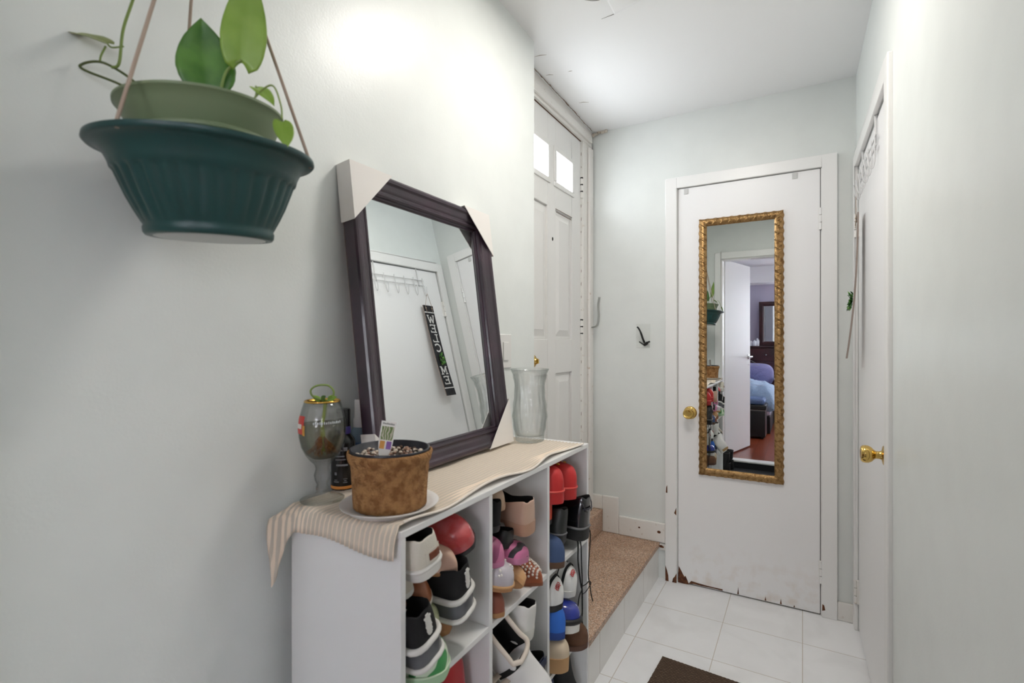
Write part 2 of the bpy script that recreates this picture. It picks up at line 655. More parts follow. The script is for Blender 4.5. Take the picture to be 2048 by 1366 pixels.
MB().grid(flap, 24, 8).build('plaster_flap', CEIL, ceil, smooth=True, solid=0.0010)
ed = MB()
rd = random.Random(2)
q = [(-1.021 + 0.003 * rd.random(), 1.80 + 0.85 * k / 60, zceil(1.80 + 0.85 * k / 60) - 0.001 - 0.003 * rd.random()) for k in range(61)]
ed.tube(q, [0.0011 + 0.0022 * rd.random() ** 2 for k in range(61)], 5)
for (x, y, dx, dy) in ((-1.0, 2.03, 0.03, 0.012), (-0.965, 2.33, 0.045, 0.018), (-0.90, 2.05, 0.018, 0.004), (-0.98, 1.88, 0.05, 0.012)):
    ed.tube([(x, y, zceil(y) - .0003), (x + dx * .5, y + dy * .2, zceil(y) - .0003), (x + dx, y + dy, zceil(y + dy) - .0003)], [.0004, .0013, .0004], 5)
ed.build('crack', M('edge_crack', (150, 132, 116), 0.95), ceil)
pl = MB()
for k in range(9):
    pl.ball((-1.034 + 0.011 * k, 2.684 - 0.003 * (k % 3), zceil(2.66) - 0.006 - 0.012 * rd.random() * (1 - k / 10)), 0.006 + 0.004 * rd.random(), 7, 0, (1.1, 0.7, 1.2))
pl.build('crumbling_plaster', M('crumbling_plaster', (226, 218, 206), 0.9, bump=(90, 0.9, 0.01), var=(60, (168, 142, 116), 0.55, 0.68)), ceil)

struct(MB().box((-1.25, -0.07, -0.08), (XL, 1.79, 2.75)).build('wall_left', WALL))
# wall behind the entrance door: lintel, jamb and the strip under the sill
wd = MB()
wd.box((-1.25, 1.79, 2.345), (-1.032, YB, 2.75))
wd.box((-1.25, 2.565, 0.0), (-1.036, YB, 2.36))
wd.box((-1.25, 1.79, 0.0), (-1.10, 2.57, 0.312))
struct(wd.build('wall_entry', TRIMOLD, bevel=0.004))
tr = MB()
tr.box((-1.036, 2.625, 0.31), (-1.020, 2.675, 2.33))
tr.box((-1.034, 1.79, 2.36), (-1.020, 2.66, 2.40))
struct(tr.build('trim_1', TRIMOLD, bevel=0.004))

wb = MB()
wb.box((-1.25, YB, -0.08), (-0.563, 2.86, 2.75))
wb.box((0.075, YB, -0.08), (0.42, 2.86, 2.75))
wb.box((-0.563, YB, 2.043), (0.075, 2.86, 2.75))
wb.box((-0.563, 2.74, -0.08), (0.075, 2.86, 2.043))
struct(wb.build('wall_back', WALL_BACK))

# rear wall, with the bedroom doorway the photograph is taken from
wr = MB()
wr.box((-1.75, -0.07, 0.0), (-0.69, 0.05, 2.75))
wr.box((0.085, -0.07, 0.0), (2.15, 0.05, 2.75))
wr.box((-0.69, -0.07, 2.062), (0.085, 0.05, 2.75))
struct(wr.build('wall_rear', WALL_BACK))
tr = MB()
tr.box((-0.75, 0.05, 0.0), (-0.692, 0.068, 2.12))
tr.box((-0.692, 0.05, 2.06), (0.145, 0.068, 2.12))
tr.box((-0.70, -0.069, 0.0), (-0.680, 0.051, 2.049))
tr.box((-0.69, -0.07, 2.05), (0.085, 0.05, 2.064))
struct(tr.build('trim_2', WHITE, bevel=0.003))
th = MB().box((-0.70, -0.09, 0.076), (0.10, 0.030, 0.092))
struct(th.build('trim_3', WHITE, bevel=0.004))
struct(MB().box((-0.70, -0.09, 0.0), (0.10, 0.022, 0.076)).build('trim_6', M('black_rubber_riser', (22, 22, 26), .7)))

# entrance steps
st = MB()
st.box((-1.10, 1.60, 0.165), (-0.653, YB, 0.19))
struct(st.build('floor_step', GRANITE, bevel=0.003))
struct(MB().box((-1.10, 1.605, 0.0), (-0.66, YB, 0.165)).build('trim_4', RISER))
struct(MB().box((-1.25, 1.79, 0.19), (-0.968, YB, 0.312)).build('floor_sill', GRANITE, bevel=0.006))

bb = MB()
bb.box((-0.875, 2.674, 0.19), (-0.622, YB, 0.293))
bb.box((-0.968, 2.6745, 0.19), (-0.8752, YB, 0.392))
bb.box((-1.04, 2.674, 0.312), (-0.9682, YB, 0.391))
bb.box((-0.655, 2.678, 0.15), (-0.622, YB, 0.185))
o = struct(bb.build('baseboard_back', TRIMOLD, bevel=0.005))
ch = MB()
for (x, z, s) in ((-0.655, 0.245, 0.008), (-0.644, 0.172, 0.007), (-0.76, 0.25, 0.005), (-0.636, 0.17, 0.005)):
    ch.ball((x, 2.6745, z), s, 8, 0, (1.4, 0.25, 1))
ch.build('rust_patch', RUST, o)
struct(MB().box((0.135, 2.676, 0.0), (0.206, YB, 0.082)).build('baseboard_right', TRIMOLD, bevel=0.004))


# ---- closet door in the back wall
def knob(parent, loc, axis, name='knob'):
    """brass door knob with rosette; +h of the lathe leaves the wall"""
    pr = [(0.0325, 0.0), (0.0325, 0.004), (0.027, 0.009), (0.014, 0.012), (0.0115, 0.017), (0.0115, 0.026), (0.015, 0.031),
          (0.022, 0.037), (0.0262, 0.045), (0.0268, 0.053), (0.0255, 0.060), (0.021, 0.0645), (0.014, 0.0635), (0.013, 0.062), (0.0, 0.062)]
    return MB().lathe(pr, 40, loc, 0, axis).build(name, BRASS, parent, auto=50)


d2 = struct(empty('door_2', 'flat white closet door with brass knob and tall gilt mirror', 'door', (-0.244, 2.684, 0)))
MB().box((-0.3155, 0.0, 0.006), (0.3140, 0.035, 2.0405)).build('leaf', DOORWORN, d2, bevel=0.003)
cs = MB()
cs.box((-0.378, -0.014, 0.0), (-0.320, 0.006, 2.098))
cs.box((0.320, -0.014, 0.0), (0.379, 0.006, 2.098))
cs.box((-0.320, -0.014, 2.043), (0.320, 0.006, 2.098))
cs.box((-0.322, 0.0, 0.0), (-0.3175, 0.05, 2.044))
cs.box((0.3165, 0.0, 0.0), (0.322, 0.05, 2.044))
cs.build('door_casing', WHITE, d2, bevel=0.004)
gp = MB()
gp.box((-0.320, 0.012, 0.0), (0.320, 0.05, 2.044))
gp.build('gap', M('door_gap', (92, 80, 70), .9), d2)
knob(d2, (-0.254, 0.0, 0.885), 'y')
for z in (1.81, 0.20):
    h = MB()
    for i in range(3):
        h.tube([(0.316, -0.006, z - 0.05 + 0.034 * i), (0.316, -0.006, z - 0.05 + 0.034 * i + 0.031)], 0.0065, 10)
    h.box((0.305, -0.002, z - 0.05), (0.330, 0.0, z + 0.05))
    h.build('hinge', WHITE, d2)


def blob(mb, pts, y0, y1):
    mb.prism(pts, y0, y1, plane='XZ')


ru = MB()
blob(ru, [(-0.315, 0.0), (-0.285, 0.0), (-0.262, 0.002), (-0.268, 0.02), (-0.278, 0.042), (-0.283, 0.036), (-0.290, 0.046), (-0.297, 0.06), (-0.3115, 0.085), (-0.314, 0.05)], -0.0012, 0.0)
blob(ru, [(-0.262, 0.006), (-0.235, 0.010), (-0.20, 0.009), (-0.15, 0.011), (-0.10, 0.009), (-0.10, 0.016), (-0.17, 0.016), (-0.22, 0.019), (-0.25, 0.022)], -0.001, 0.0)
for x, hh in ((-0.03, 0.045), (0.09, 0.03), (0.155, 0.035), (0.21, 0.02)):
    blob(ru, [(x - 0.003, 0.01), (x + 0.004, 0.01), (x + 0.001, hh)], -0.001, 0.0)
ru.build('rust_patch', RUST, d2)
ru = MB()
blob(ru, [(-0.376, 0.0), (-0.360, 0.0), (-0.362, 0.03), (-0.368, 0.055), (-0.377, 0.08)], -0.0152, -0.014)
blob(ru, [(-0.342, 0.0), (-0.320, 0.0), (-0.320, 0.05), (-0.330, 0.03), (-0.338, 0.02)], -0.0152, -0.014)
blob(ru, [(-0.374, 0.46), (-0.366, 0.46), (-0.367, 0.50), (-0.372, 0.49)], -0.0152, -0.014)
blob(ru, [(-0.332, 0.36), (-0.321, 0.35), (-0.321, 0.39)], -0.0152, -0.014)
blob(ru, [(0.321, 0.03), (0.333, 0.035), (0.329, 0.055), (0.322, 0.06)], -0.0152, -0.014)
ru.build('rust_patch', RUST, d2)
for x in (-0.275, 0.213):
    MB().box((x - 0.011, -0.0035, 2.008), (x + 0.011, 0.0, 2.036)).build('mirror_clip', M('clear_plastic_clip', (206, 206, 204), 0.25), d2, bevel=0.002)

# ---- entrance door (steel, two small lites, four pressed panels)
d1 = struct(empty('door_1', 'white entrance door with two small lit panes at the top', 'door', (-1.05, 0, 0)))
fd = MB()
T = -0.042
for y0, y1 in ((1.795, 1.935), (2.150, 2.238), (2.440, 2.556)):
    fd.box((T, y0, 0.316), (0, y1, 2.343))
for z0, z1 in ((0.316, 0.52), (1.092, 1.262), (1.90, 2.032), (2.186, 2.343)):
    for y0, y1 in ((1.935, 2.150), (2.238, 2.440)):
        fd.box((T, y0, z0), (0, y1, z1))
for z0, z1 in ((0.52, 1.092), (1.262, 1.90)):
    for y0, y1 in ((1.935, 2.150), (2.238, 2.440)):
        fd.box((T, y0, z0), (-0.011, y1, z1))
        a, b = 0.014, 0.045
        vs = [(-0.011, y0 + a, z0 + a), (-0.011, y1 - a, z0 + a), (-0.011, y1 - a, z1 - a), (-0.011, y0 + a, z1 - a),
              (-0.002, y0 + b, z0 + b), (-0.002, y1 - b, z0 + b), (-0.002, y1 - b, z1 - b), (-0.002, y0 + b, z1 - b)]
        fd.add(vs, [(4, 5, 6, 7), (0, 1, 5, 4), (1, 2, 6, 5), (2, 3, 7, 6), (3, 0, 4, 7)])
fd.build('leaf', FRONTD, d1, bevel=0.003)
for y0, y1 in ((1.935, 2.150), (2.238, 2.440)):
    fr = MB()
    for (a0, b0, a1, b1) in ((y0 - 0.022, 2.010, y1 + 0.022, 2.034), (y0 - 0.022, 2.184, y1 + 0.022, 2.208), (y0 - 0.022, 2.0341, y0 + 0.003, 2.1839), (y1 - 0.003, 2.0341, y1 + 0.022, 2.1839)):
        fr.box((-0.002, a0, b0), (0.006, a1, b1))
    fr.build('lite_frame', FRONTD, d1, bevel=0.003)
    MB().box((-0.034, y0, 2.030), (-0.030, y1, 2.188)).build('pane', pane_mat('lite_glass'), d1)
dl = MB().lathe([(0.031, 0.0), (0.031, 0.006), (0.026, 0.014), (0.017, 0.018), (0.012, 0.030), (0.0, 0.031)], 32, (0, 1.985, 1.162), 0, 'x')
for i in range(len(dl.v)):
    dl.v[i] = (-dl.v[i][0], dl.v[i][1], dl.v[i][2])
dl.box((0.020, 1.9815, 1.152), (0.036, 1.9885, 1.172))
dl.build('deadbolt', BRASS, d1, auto=50)
MB().ball((0.0, 2.203, 1.748), 0.006, 10, 0, (0.6, 1, 1.6)).build('peephole', DARK, d1)
for z in (2.09, 1.315):
    h = MB()
    for i in range(3):
        h.tube([(0.005, 2.562, z - 0.055 + 0.037 * i), (0.005, 2.562, z - 0.055 + 0.037 * i + 0.032)], 0.008, 10)
        h.box((-0.006, 2.555, z - 0.055 + 0.037 * i + 0.030), (0.012, 2.572, z - 0.055 + 0.037 * i + 0.038), 1)
    h.box((-0.002, 2.562, z - 0.06), (0.010, 2.592, z + 0.06), 0)
    h.build('hinge', [TRIMOLD, DARK], d1)
cr = MB()
for y0, y1, z in ((2.238, 2.44, 1.903), (2.245, 2.43, 1.888)):
    cr.tube([(0.0, y0, z), (0.0, y1, z - 0.001)], 0.0013, 5)
for z in [0.5 + 0.071 * k for k in range(26)]:
    cr.ball((0.003, 2.5605 + 0.002 * math.sin(z * 40), z), 0.0026, 6, 0, (0.5, 0.7, 2.6 + 2 * math.sin(z * 17)))
cr.tube([(0.001, 1.80, 2.3445), (0.001, 2.556, 2.3445)], 0.0028, 6)
cr.build('crack', M('old_brown_crack', (110, 84, 68), 0.9), d1)

# cable and old door holder in the corner beside the entrance door
wire = MB().tube(curve_pts([(-1.045, 2.682, 2.40), (-1.030, 2.682, 2.36), (-1.028, 2.684, 2.25), (-1.029, 2.685, 1.9), (-1.032, 2.685, 1.6), (-1.038, 2.685, 1.36)], 6), 0.003, 6)
tag(wire.build('cable', M('painted_grey_cable', (150, 152, 148), 0.5), smooth=True), 'thin grey cable running down the corner beside the entrance door', 'cable')
dh = empty('door_holder', 'grey painted metal holder bracket in the corner by the entrance door', 'bracket', (-1.035, 2.66, 1.33))
MB().box((-0.002, -0.012, -0.055), (0.004, 0.012, 0.03)).build('plate', M('painted_grey_metal', (168, 170, 165), 0.4, 0.3), dh, bevel=0.002)
MB().tube(curve_pts([(0.002, 0.0, 0.0), (0.03, -0.02, 0.0), (0.055, -0.03, 0.012), (0.062, -0.03, 0.06), (0.060, -0.03, 0.12), (0.068, -0.034, 0.165)], 6), 0.009, 8, flat=0.45).build('arm', bpy.data.materials['painted_grey_metal'], dh, smooth=True)

# black coat hook
hk = empty('coat_hook', 'single black metal coat hook on the wall beside the closet door', 'hook', (-0.735, YB, 1.245))
MB().box((-0.045, -0.002, -0.03), (0.03, 0.0, 0.10)).build('adhesive_patch', M('clear_adhesive', (222, 225, 221), 0.2), hk, bevel=0.001)
MB().tube(curve_pts([(0.0, -0.004, 0.0), (-0.004, -0.02, 0.02), (-0.012, -0.035, 0.055), (-0.02, -0.045, 0.075), (-0.027, -0.05, 0.083)], 6), [0.0055] * 12 + [0.0045] * 12 + [0.003], 8).build('prong', BLACK, hk, smooth=True)
MB().tube(curve_pts([(-0.028, -0.003, 0.004), (0.0, -0.006, -0.012), (0.022, -0.02, 0.0), (0.034, -0.03, 0.004)], 6), [0.003] * 6 + [0.008] * 6 + [0.005] * 7, 8).build('base', BLACK, hk, smooth=True)

# light switch
sw = empty('light_switch', 'white rocker light switch plate on the wall above the shoe shelf', 'light switch', (XL, 1.555, 1.215))
MB().box((0.0, -0.044, -0.061), (0.006, 0.044, 0.061)).build('plate', M('switch_plastic', (232, 231, 228), 0.35), sw, bevel=0.002)
MB().box((0.006, -0.017, -0.033), (0.010, 0.017, 0.033)).build('rocker', bpy.data.materials['switch_plastic'], sw, bevel=0.0015)

# ---- right wall with its door (the wall runs very slightly out of square)
RROT = (0, 0, 0.0126)
wr = empty('wall_right', 'grey white side wall', 'wall', (0.206, YB, 0), RROT, kind='structure')
wm = MB()
wm.box((0, -2.66, -0.08), (0.2, -0.892, 2.75))
wm.box((0, -0.068, -0.08), (0.2, 0.1, 2.75))
wm.box((0, -0.892, 2.008), (0.2, -0.068, 2.75))
wm.box((0.05, -0.892, -0.08), (0.2, -0.068, 2.008))
wm.build('wall_surface', WALL, wr)
d3 = struct(empty('door_3', 'flat white door in the side wall with brass knob', 'door', (0.206, YB, 0), RROT))
MB().box((0.003, -0.885, 0.012), (0.038, -0.075, 2.002)).build('leaf', DOORW, d3, bevel=0.003)
MB().box((0.02, -0.892, 0.0), (0.05, -0.068, 2.008)).build('gap', DARK, d3)
cs = MB()
cs.box((-0.013, -0.948, 0.0), (0.003, -0.890, 2.064))
cs.box((-0.013, -0.070, 0.0), (0.003, -0.012, 2.064))
cs.box((-0.013, -0.890, 2.006), (0.003, -0.070, 2.064))
cs.build('door_casing', WHITE, d3, bevel=0.004)
k = MB().lathe([(0.0325, 0.0), (0.0325, 0.004), (0.027, 0.009), (0.014, 0.012), (0.0115, 0.017), (0.0115, 0.026), (0.015, 0.031),
                (0.022, 0.037), (0.0262, 0.045), (0.0268, 0.053), (0.0255, 0.060), (0.021, 0.0645), (0.014, 0.0635), (0.0, 0.062)], 40, (0.003, -0.815, 0.905), 0, 'x')
k.build('knob', BRASS, d3, auto=50)
for z in (1.75, 0.17):
    h = MB()
    for i in range(3):
        h.tube([(-0.008, -0.072, z - 0.05 + 0.034 * i), (-0.008, -0.072, z - 0.05 + 0.034 * i + 0.031)], 0.0065, 10)
    h.box((-0.004, -0.085, z - 0.05), (0.003, -0.055, z + 0.05))
    h.build('hinge', TRIMOLD, d3)

# ---- bedroom seen through the doorway (in the mirror)
BW = M('lavender_bedroom_wall', (196, 190, 208), 0.6)
struct(MB().box((-1.75, -3.75, 0.0), (2.15, -0.07, 0.09)).build('floor_bedroom', wood_floor_mat('red_brown_floorboards')))
struct(MB().box((-1.75, -3.75, 2.42), (2.15, -0.07, 2.75)).build('ceiling_bedroom', CEIL))
wq = MB()
wq.box((-1.75, -3.9, 0.0), (-0.05, -3.72, 2.6))
wq.box((1.30, -3.9, 0.0), (2.15, -3.72, 2.6))
wq.box((-0.05, -3.9, 0.0), (1.30, -3.72, 0.98))
wq.box((-0.05, -3.9, 2.12), (1.30, -3.72, 2.6))
struct(wq.build('wall_bedroom_far', BW))
struct(MB().box((-1.9, -3.9, 0.0), (-1.72, -0.07, 2.6)).build('wall_bedroom_left', BW))
wq = MB()
wq.box((2.15, -3.9, 0.0), (2.3, -2.4, 2.6))
wq.box((2.15, -1.0, 0.0), (2.3, -0.07, 2.6))
wq.box((2.15, -2.4, 0.0), (2.3, -1.0, 0.98))
wq.box((2.15, -2.4, 2.12), (2.3, -1.0, 2.6))
struct(wq.build('wall_bedroom_right', BW))
struct(MB().box((-1.75, -3.72, 2.17), (2.15, -3.35, 2.43)).build('trim_5', CEIL))
for wname, wloc, wrot in (('fill_window_1', (0.625, -3.80, 1.55), (0, 0, PI / 2)), ('window_2', (2.22, -1.70, 1.55), (0, 0, 0))):  # far-wall window is added so daylight reaches the closet door
    wn = struct(empty(wname, 'bedroom window', 'window', wloc, wrot))
    fr = MB()
    for a, b in (((-0.03, -0.7, -0.57), (0.03, -0.64, 0.57)), ((-0.03, 0.64, -0.57), (0.03, 0.7, 0.57)), ((-0.03, -0.7, 0.51), (0.03, 0.7, 0.57)), ((-0.03, -0.7, -0.57), (0.03, 0.7, -0.51)), ((-0.025, -0.64, -0.02), (0.025, 0.64, 0.02))):
        fr.box(a, b)
    fr.build('window_frame', WHITE, wn)
    MB().box((-0.003, -0.64, -0.51), (0.003, 0.64, 0.51)).build('pane', bpy.data.materials['lite_glass'], wn)
d4 = struct(empty('door_4', 'white bedroom door standing open', 'door', (-0.672, -0.075, 0.098), (0, 0, math.radians(-75.5))))
MB().box((0.0, -0.035, 0.006), (0.69, 0.0, 1.975)).build('leaf', DOORW, d4, bevel=0.003)
for y, s in ((0.0, 1), (-0.035, -1)):
    h = MB().lathe([(0.028, 0.0), (0.028, 0.006), (0.012, 0.010), (0.011, 0.045), (0.0, 0.046)], 24, (0.63, 0, 0.985), 0, 'y')
    h.v = [(x, y + (-yy if s > 0 else yy), z) for x, yy, z in h.v]
    h.tube([(0.63, y + s * 0.04, 0.985), (0.53, y + s * 0.043, 0.985)], 0.009, 10)
    h.build('lever_handle', STEEL, d4, auto=50)

# ================================================================== lamps
lp = empty('ceiling_lamp', 'round flat flush white lamp on the hallway ceiling', 'lamp', (-0.34, 1.42, zceil(1.42)))
MB().lathe([(0.165, 0.006), (0.165, -0.026), (0.160, -0.030), (0.143, -0.030), (0.141, -0.024), (0.0, -0.024)], 56).build('lamp_housing', WHITE, lp, auto=40)
MB().lathe([(0.140, -0.0245), (0.140, -0.0275), (0.0, -0.0275)], 56).build('lamp_diffuser', M('lit_lamp_diffuser', (255, 250, 244), 0.3, emis=LAMP_STRENGTH, ecol=(255, 249, 242)), lp)

lp = empty('ceiling_lamp', 'round white fill lamp added on the bedroom ceiling', 'lamp', (-0.1, -1.9, 2.42))  # added fill lamp, brightens the bedroom and the hall through the doorway
MB().lathe([(0.17, 0.0), (0.17, -0.02), (0.155, -0.05), (0.10, -0.085), (0.0, -0.095)], 40).build('fill_lamp_shade', M('bedroom_fill_glass', (255, 250, 250), 0.3, emis=BED_FILL, ecol=(245, 244, 255)), lp, smooth=True)

# ================================================================== shoe shelf
SY0, SY1, SX0, SX1, SZ = 0.652, 1.530, -0.893, -0.600, 0.92
sh = empty('shoe_shelf', 'white nine-cube shelf packed with shoes against the left wall', 'shelf', ((SX0 + SX1) / 2, (SY0 + SY1) / 2, 0))
ox, oy = sh.location.x, sh.location.y
t = 0.013
D1, D2 = 0.942, 1.2345


def sbox(name, lo, hi, **k):
    return MB().box((lo[0] - ox, lo[1] - oy, lo[2]), (hi[0] - ox, hi[1] - oy, hi[2])).build(name, MELA, sh, bevel=0.0012, **k)


sbox('top_board', (SX0, SY0, SZ - t), (SX1, SY1, SZ))
sbox('end_panel', (SX0, SY0, 0), (SX1, SY0 + t, SZ - t))
sbox('end_panel', (SX0, SY1 - t, 0), (SX1, SY1, SZ - t))
for y in (D1, D2):
    sbox('divider', (SX0, y - t / 2, 0.03), (SX1, y + t / 2, SZ - t))
RZ = (0.618, 0.326, 0.035)
for z in RZ:
    for a, b in ((SY0 + t, D1 - t / 2), (D1 + t / 2, D2 - t / 2), (D2 + t / 2, SY1 - t)):
        sbox('shelf_board', (SX0, a, z - t), (SX1 - 0.001, b, z))
sbox('back_panel', (SX0, SY0 + t, 0.03), (SX0 + 0.004, SY1 - t, SZ - t))

# ---- knitted runner lying over the shelf
def runner(u, v):
    """u along X (back to front), v along Y from the hanging left end to the right end"""
    x = -0.888 + u * 0.284
    top = SZ + 0.003
    tail = sm(0.13, 0.0, u)
    drop = 0.046 + 0.005 * math.sin(u * 7 + 2) + 0.105 * tail
    L = 0.84
    s = v * (L + drop) - drop
    if s >= 0:
        y, z = SY0 - 0.003 + s, top
    else:
        y, z = SY0 - 0.004 - 0.012 * (1 - math.exp(s / 0.02)) - 0.022 * tail * sm(0.0, -0.03, s), top + s * (1 - 0.12 * math.exp(s / 0.01))
        x -= 0.030 * sm(0.22, 0.0, u) * sm(0, -0.03, s) - 0.016 * tail * sm(-0.05, -0.14, s)
    if s >= 0:
        z += 0.004 * max(0, u - 0.86) / 0.14 * (1 + math.sin(y * 21)) + 0.0012 * math.sin(y * 33 + u * 5)
        x += 0.008 * max(0, u - 0.8) / 0.2 * (math.sin(y * 17 + 1.2) - 0.6) * sm(0.66, 0.74, y)
    rib = 0.0013 * math.sin(2 * PI * u * 24)
    return (x, y - (rib if s < 0 else 0), z + (rib if s >= 0 else 0))


rn = MB().grid(runner, 193, 70).build('table_runner', stripe_mat('knitted_beige_stripes', (244, 226, 206), (204, 193, 178), 'X', 24 / 0.284, 0.95, 0.3, 0.7, 0.02, 0.2), None, smooth=True, solid=0.0016)
hemc = curve_pts([runner(1.0, 0.07 + 0.925 * k / 40) for k in range(41)], 3)
MB().tube([(p.x + .0008, p.y, p.z + .0018) for p in hemc], 0.0026, 7).build('hem_cord', M('cream_hem', (240, 230, 218), .8), rn, smooth=True)
tag(rn, 'beige and grey striped knitted runner draped over the top of the shoe shelf', 'runner')


# ================================================================== leaning framed mirror
TAU = math.radians(7.35)
mr = empty('framed_mirror', 'dark brown framed mirror with white corner protectors leaning on the shelf', 'mirror')
MW, MH = 0.580, 0.735
mr.location = (-0.836, 0.802, SZ + 0.0078)
mr.rotation_euler = Matrix(((0, -math.sin(TAU), math.cos(TAU)), (1, 0, 0), (0, math.cos(TAU), math.sin(TAU)))).to_euler()
prof = [(0, 0), (0, 0.031), (0.003, 0.036), (0.008, 0.038), (0.015, 0.037), (0.019, 0.033), (0.022, 0.0315), (0.030, 0.029), (0.038, 0.0235), (0.042, 0.0235),
        (0.045, 0.0255), (0.049, 0.0255), (0.052, 0.022), (0.053, 0.016), (0.057, 0.0155), (0.060, 0.011), (0.060, 0.004)]


def frame(mb, W, H, prof):
    cor = [(0, 0, 1, 1), (W, 0, -1, 1), (W, H, -1, -1), (0, H, 1, -1)]
    for i in range(4):
        a, b = cor[i], cor[(i + 1) % 4]
        n = len(prof)
        vs = [(a[0] + a[2] * p, a[1] + a[3] * p, h) for p, h in prof] + [(b[0] + b[2] * p, b[1] + b[3] * p, h) for p, h in prof]
        mb.add(vs, [(k, k + 1, k + 1 + n, k + n) for k in range(n - 1)])
    return mb


frame(MB(), MW, MH, prof).build('frame', ESPRESSO, mr, auto=25)
MB().box((0.05, 0.05, 0.003), (MW - 0.05, MH - 0.05, 0.009)).build('mirror_glass', MIRROR, mr)
MB().box((0.002, 0.002, -0.003), (MW - 0.002, MH - 0.002, 0.002)).build('backing_board', M('brown_hardboard', (120, 92, 66), 0.9), mr)
for cx_, cy_, dx, dy in ((0, 0, 1, 1), (MW, 0, -1, 1), (MW, MH, -1, -1), (0, MH, 1, -1)):
    A, e, hi = 0.135, 0.003, 0.041
    if (dx, dy) == (1, 1):
        A = 0.115
    ob = -0.0005 if dy > 0 else -e
    c0 = (cx_ - dx * e, cy_ + dy * ob)
    tri = [c0, (cx_ + dx * A, cy_ + dy * ob), (cx_ - dx * e, cy_ + dy * A)]
    if dx * dy < 0:
        tri = [tri[0], tri[2], tri[1]]
    cd = MB().prism(tri, 0.0387, 0.0405)
    x0, x1 = sorted((cx_ - dx * e, cx_ - dx * (e - .0015)))
    y0, y1 = sorted((cy_ + dy * ob, cy_ + dy * A))
    cd.box((x0, y0, -0.004), (x1, y1, 0.0387))
    x0, x1 = sorted((cx_ - dx * (e - .0015), cx_ + dx * A))
    y0, y1 = sorted((cy_ + dy * ob, cy_ + dy * (ob + .0012)))
    cd.box((x0, y0, -0.004), (x1, y1, 0.0387))
    cd.build('corner_protector', CARD, mr)

# ================================================================== gilt mirror on the closet door
gm = empty('gilt_mirror', 'tall narrow mirror with wavy gilt frame hung on the closet door', 'mirror', (-0.456, 2.684, 0.574))
GW, GH, RW = 0.380, 1.295, 0.041


def rail(mb, L, n, org, du, dv, flip):
    """one carved rail with mitred ends; org corner, du along, dv inward"""
    nv = 14

    def fn(i, j):
        v = j
        a = RW * v
        tt = a + (L - 2 * a) * i
        q = tt / 0.037 + 0.75 * (v - 0.5) * (1 if flip else -1)
        g = q - math.floor(q)
        wob = q * 5 + 1.6 * math.sin(2 * PI * v + q * 0.0) * 0.6
        h = 0.007 + 0.009 * math.sin(PI * min(1, v * 1.02)) ** 0.7 + 0.0045 * (1 - g) ** 0.7 * math.sin(PI * v) ** 0.4 + 0.0011 * math.sin(2 * PI * wob) * math.sin(PI * v) ** 0.5
        if v == 0 or v == 1:
            h = 0.0 if v == 0 else 0.003
        e = 0.002 * math.sin(2 * PI * q) * (v in (0,))
        return (org[0] + du[0] * tt + dv[0] * (a + e), -h, org[1] + du[1] * tt + dv[1] * (a + e))
    mb.grid(lambda i, j: fn(i, j), n, nv)


g = MB()
rail(g, GH, 760, (0, 0), (0, 1), (1, 0), True)
rail(g, GH, 760, (GW, 0), (0, 1), (-1, 0), False)
rail(g, GW, 224, (0, 0), (1, 0), (0, 1), False)
rail(g, GW, 224, (0, GH), (1, 0), (0, -1), True)
g.build('frame', GOLDF, gm, smooth=True)
MB().box((0.03, -0.0075, 0.03), (GW - 0.03, -0.001, GH - 0.03)).build('mirror_glass', MIRROR, gm)

# ================================================================== hanging planter and pothos
PX, PY, PZ = -0.776, 0.4298, 1.4061
TAX = Vector((-0.875, 0.484, 0)).normalized()
RAX = Vector((0.484, 0.875, 0)).normalized()
PROT = Matrix.Rotation(-0.0342, 3, TAX) @ Matrix.Rotation(0.088, 3, RAX)
IROT = Matrix.Rotation(-0.0633, 3, TAX) @ Matrix.Rotation(0.0374, 3, RAX)
ph = empty('plant_hook', 'white wall bracket holding the hanging planter', 'hook', (XL, 0.42, 1.985))
MB().box((0.0, -0.012, -0.03), (0.004, 0.012, 0.06)).tube(curve_pts([(0.002, 0, 0.0), (0.07, 0, 0.008), (0.125, 0, 0.008), (0.142, 0, 0.004), (0.148, 0, 0.014), (0.148, 0, 0.03)], 5), 0.004, 8).build('bracket', WHITE, ph, smooth=True)
hp = empty('hanging_planter', 'dark green ribbed plastic hanging planter on taupe cords', 'planter', (PX, PY, PZ), PROT.to_euler())
ribs = lambda r, h, a: r * (1 - 0.030 * (0.5 + 0.5 * math.cos(a * 30)) ** 2 * sm(0.015, 0.022, h) * sm(0.080, 0.074, h)) if r > 0.07 else r
pr = [(0.0, 0.004), (0.070, 0.004), (0.075, 0.0), (0.0842, 0.0), (0.0868, 0.003), (0.0875, 0.009), (0.0860, 0.0125), (0.0885, 0.016), (0.097, 0.030), (0.105, 0.045), (0.1115, 0.060), (0.117, 0.073),
      (0.1190, 0.077), (0.1215, 0.079), (0.1235, 0.086), (0.1275, 0.094), (0.134, 0.102), (0.142, 0.1065), (0.1475, 0.1065), (0.1500, 0.109), (0.149, 0.1135), (0.142, 0.115), (0.131, 0.111),
      (0.122, 0.102), (0.113, 0.075), (0.098, 0.036), (0.083, 0.009), (0.0, 0.009)]
MB().lathe(pr, 210, rad=ribs).xf(Matrix.Diagonal((0.981, 0.981, 1.115, 1))).build('pot', POTG, hp, auto=60)
MB().lathe([(0.0, -0.0012), (0.070, -0.0012), (0.0735, -0.0004), (0.0735, 0.003), (0.0, 0.003)], 48).build('base_disc', M('grey_base_disc', (206, 210, 208), .5), hp, smooth=True)
apex = PROT.transposed() @ (Vector((-0.788, 0.420, 1.995)) - Vector((PX, PY, PZ)))
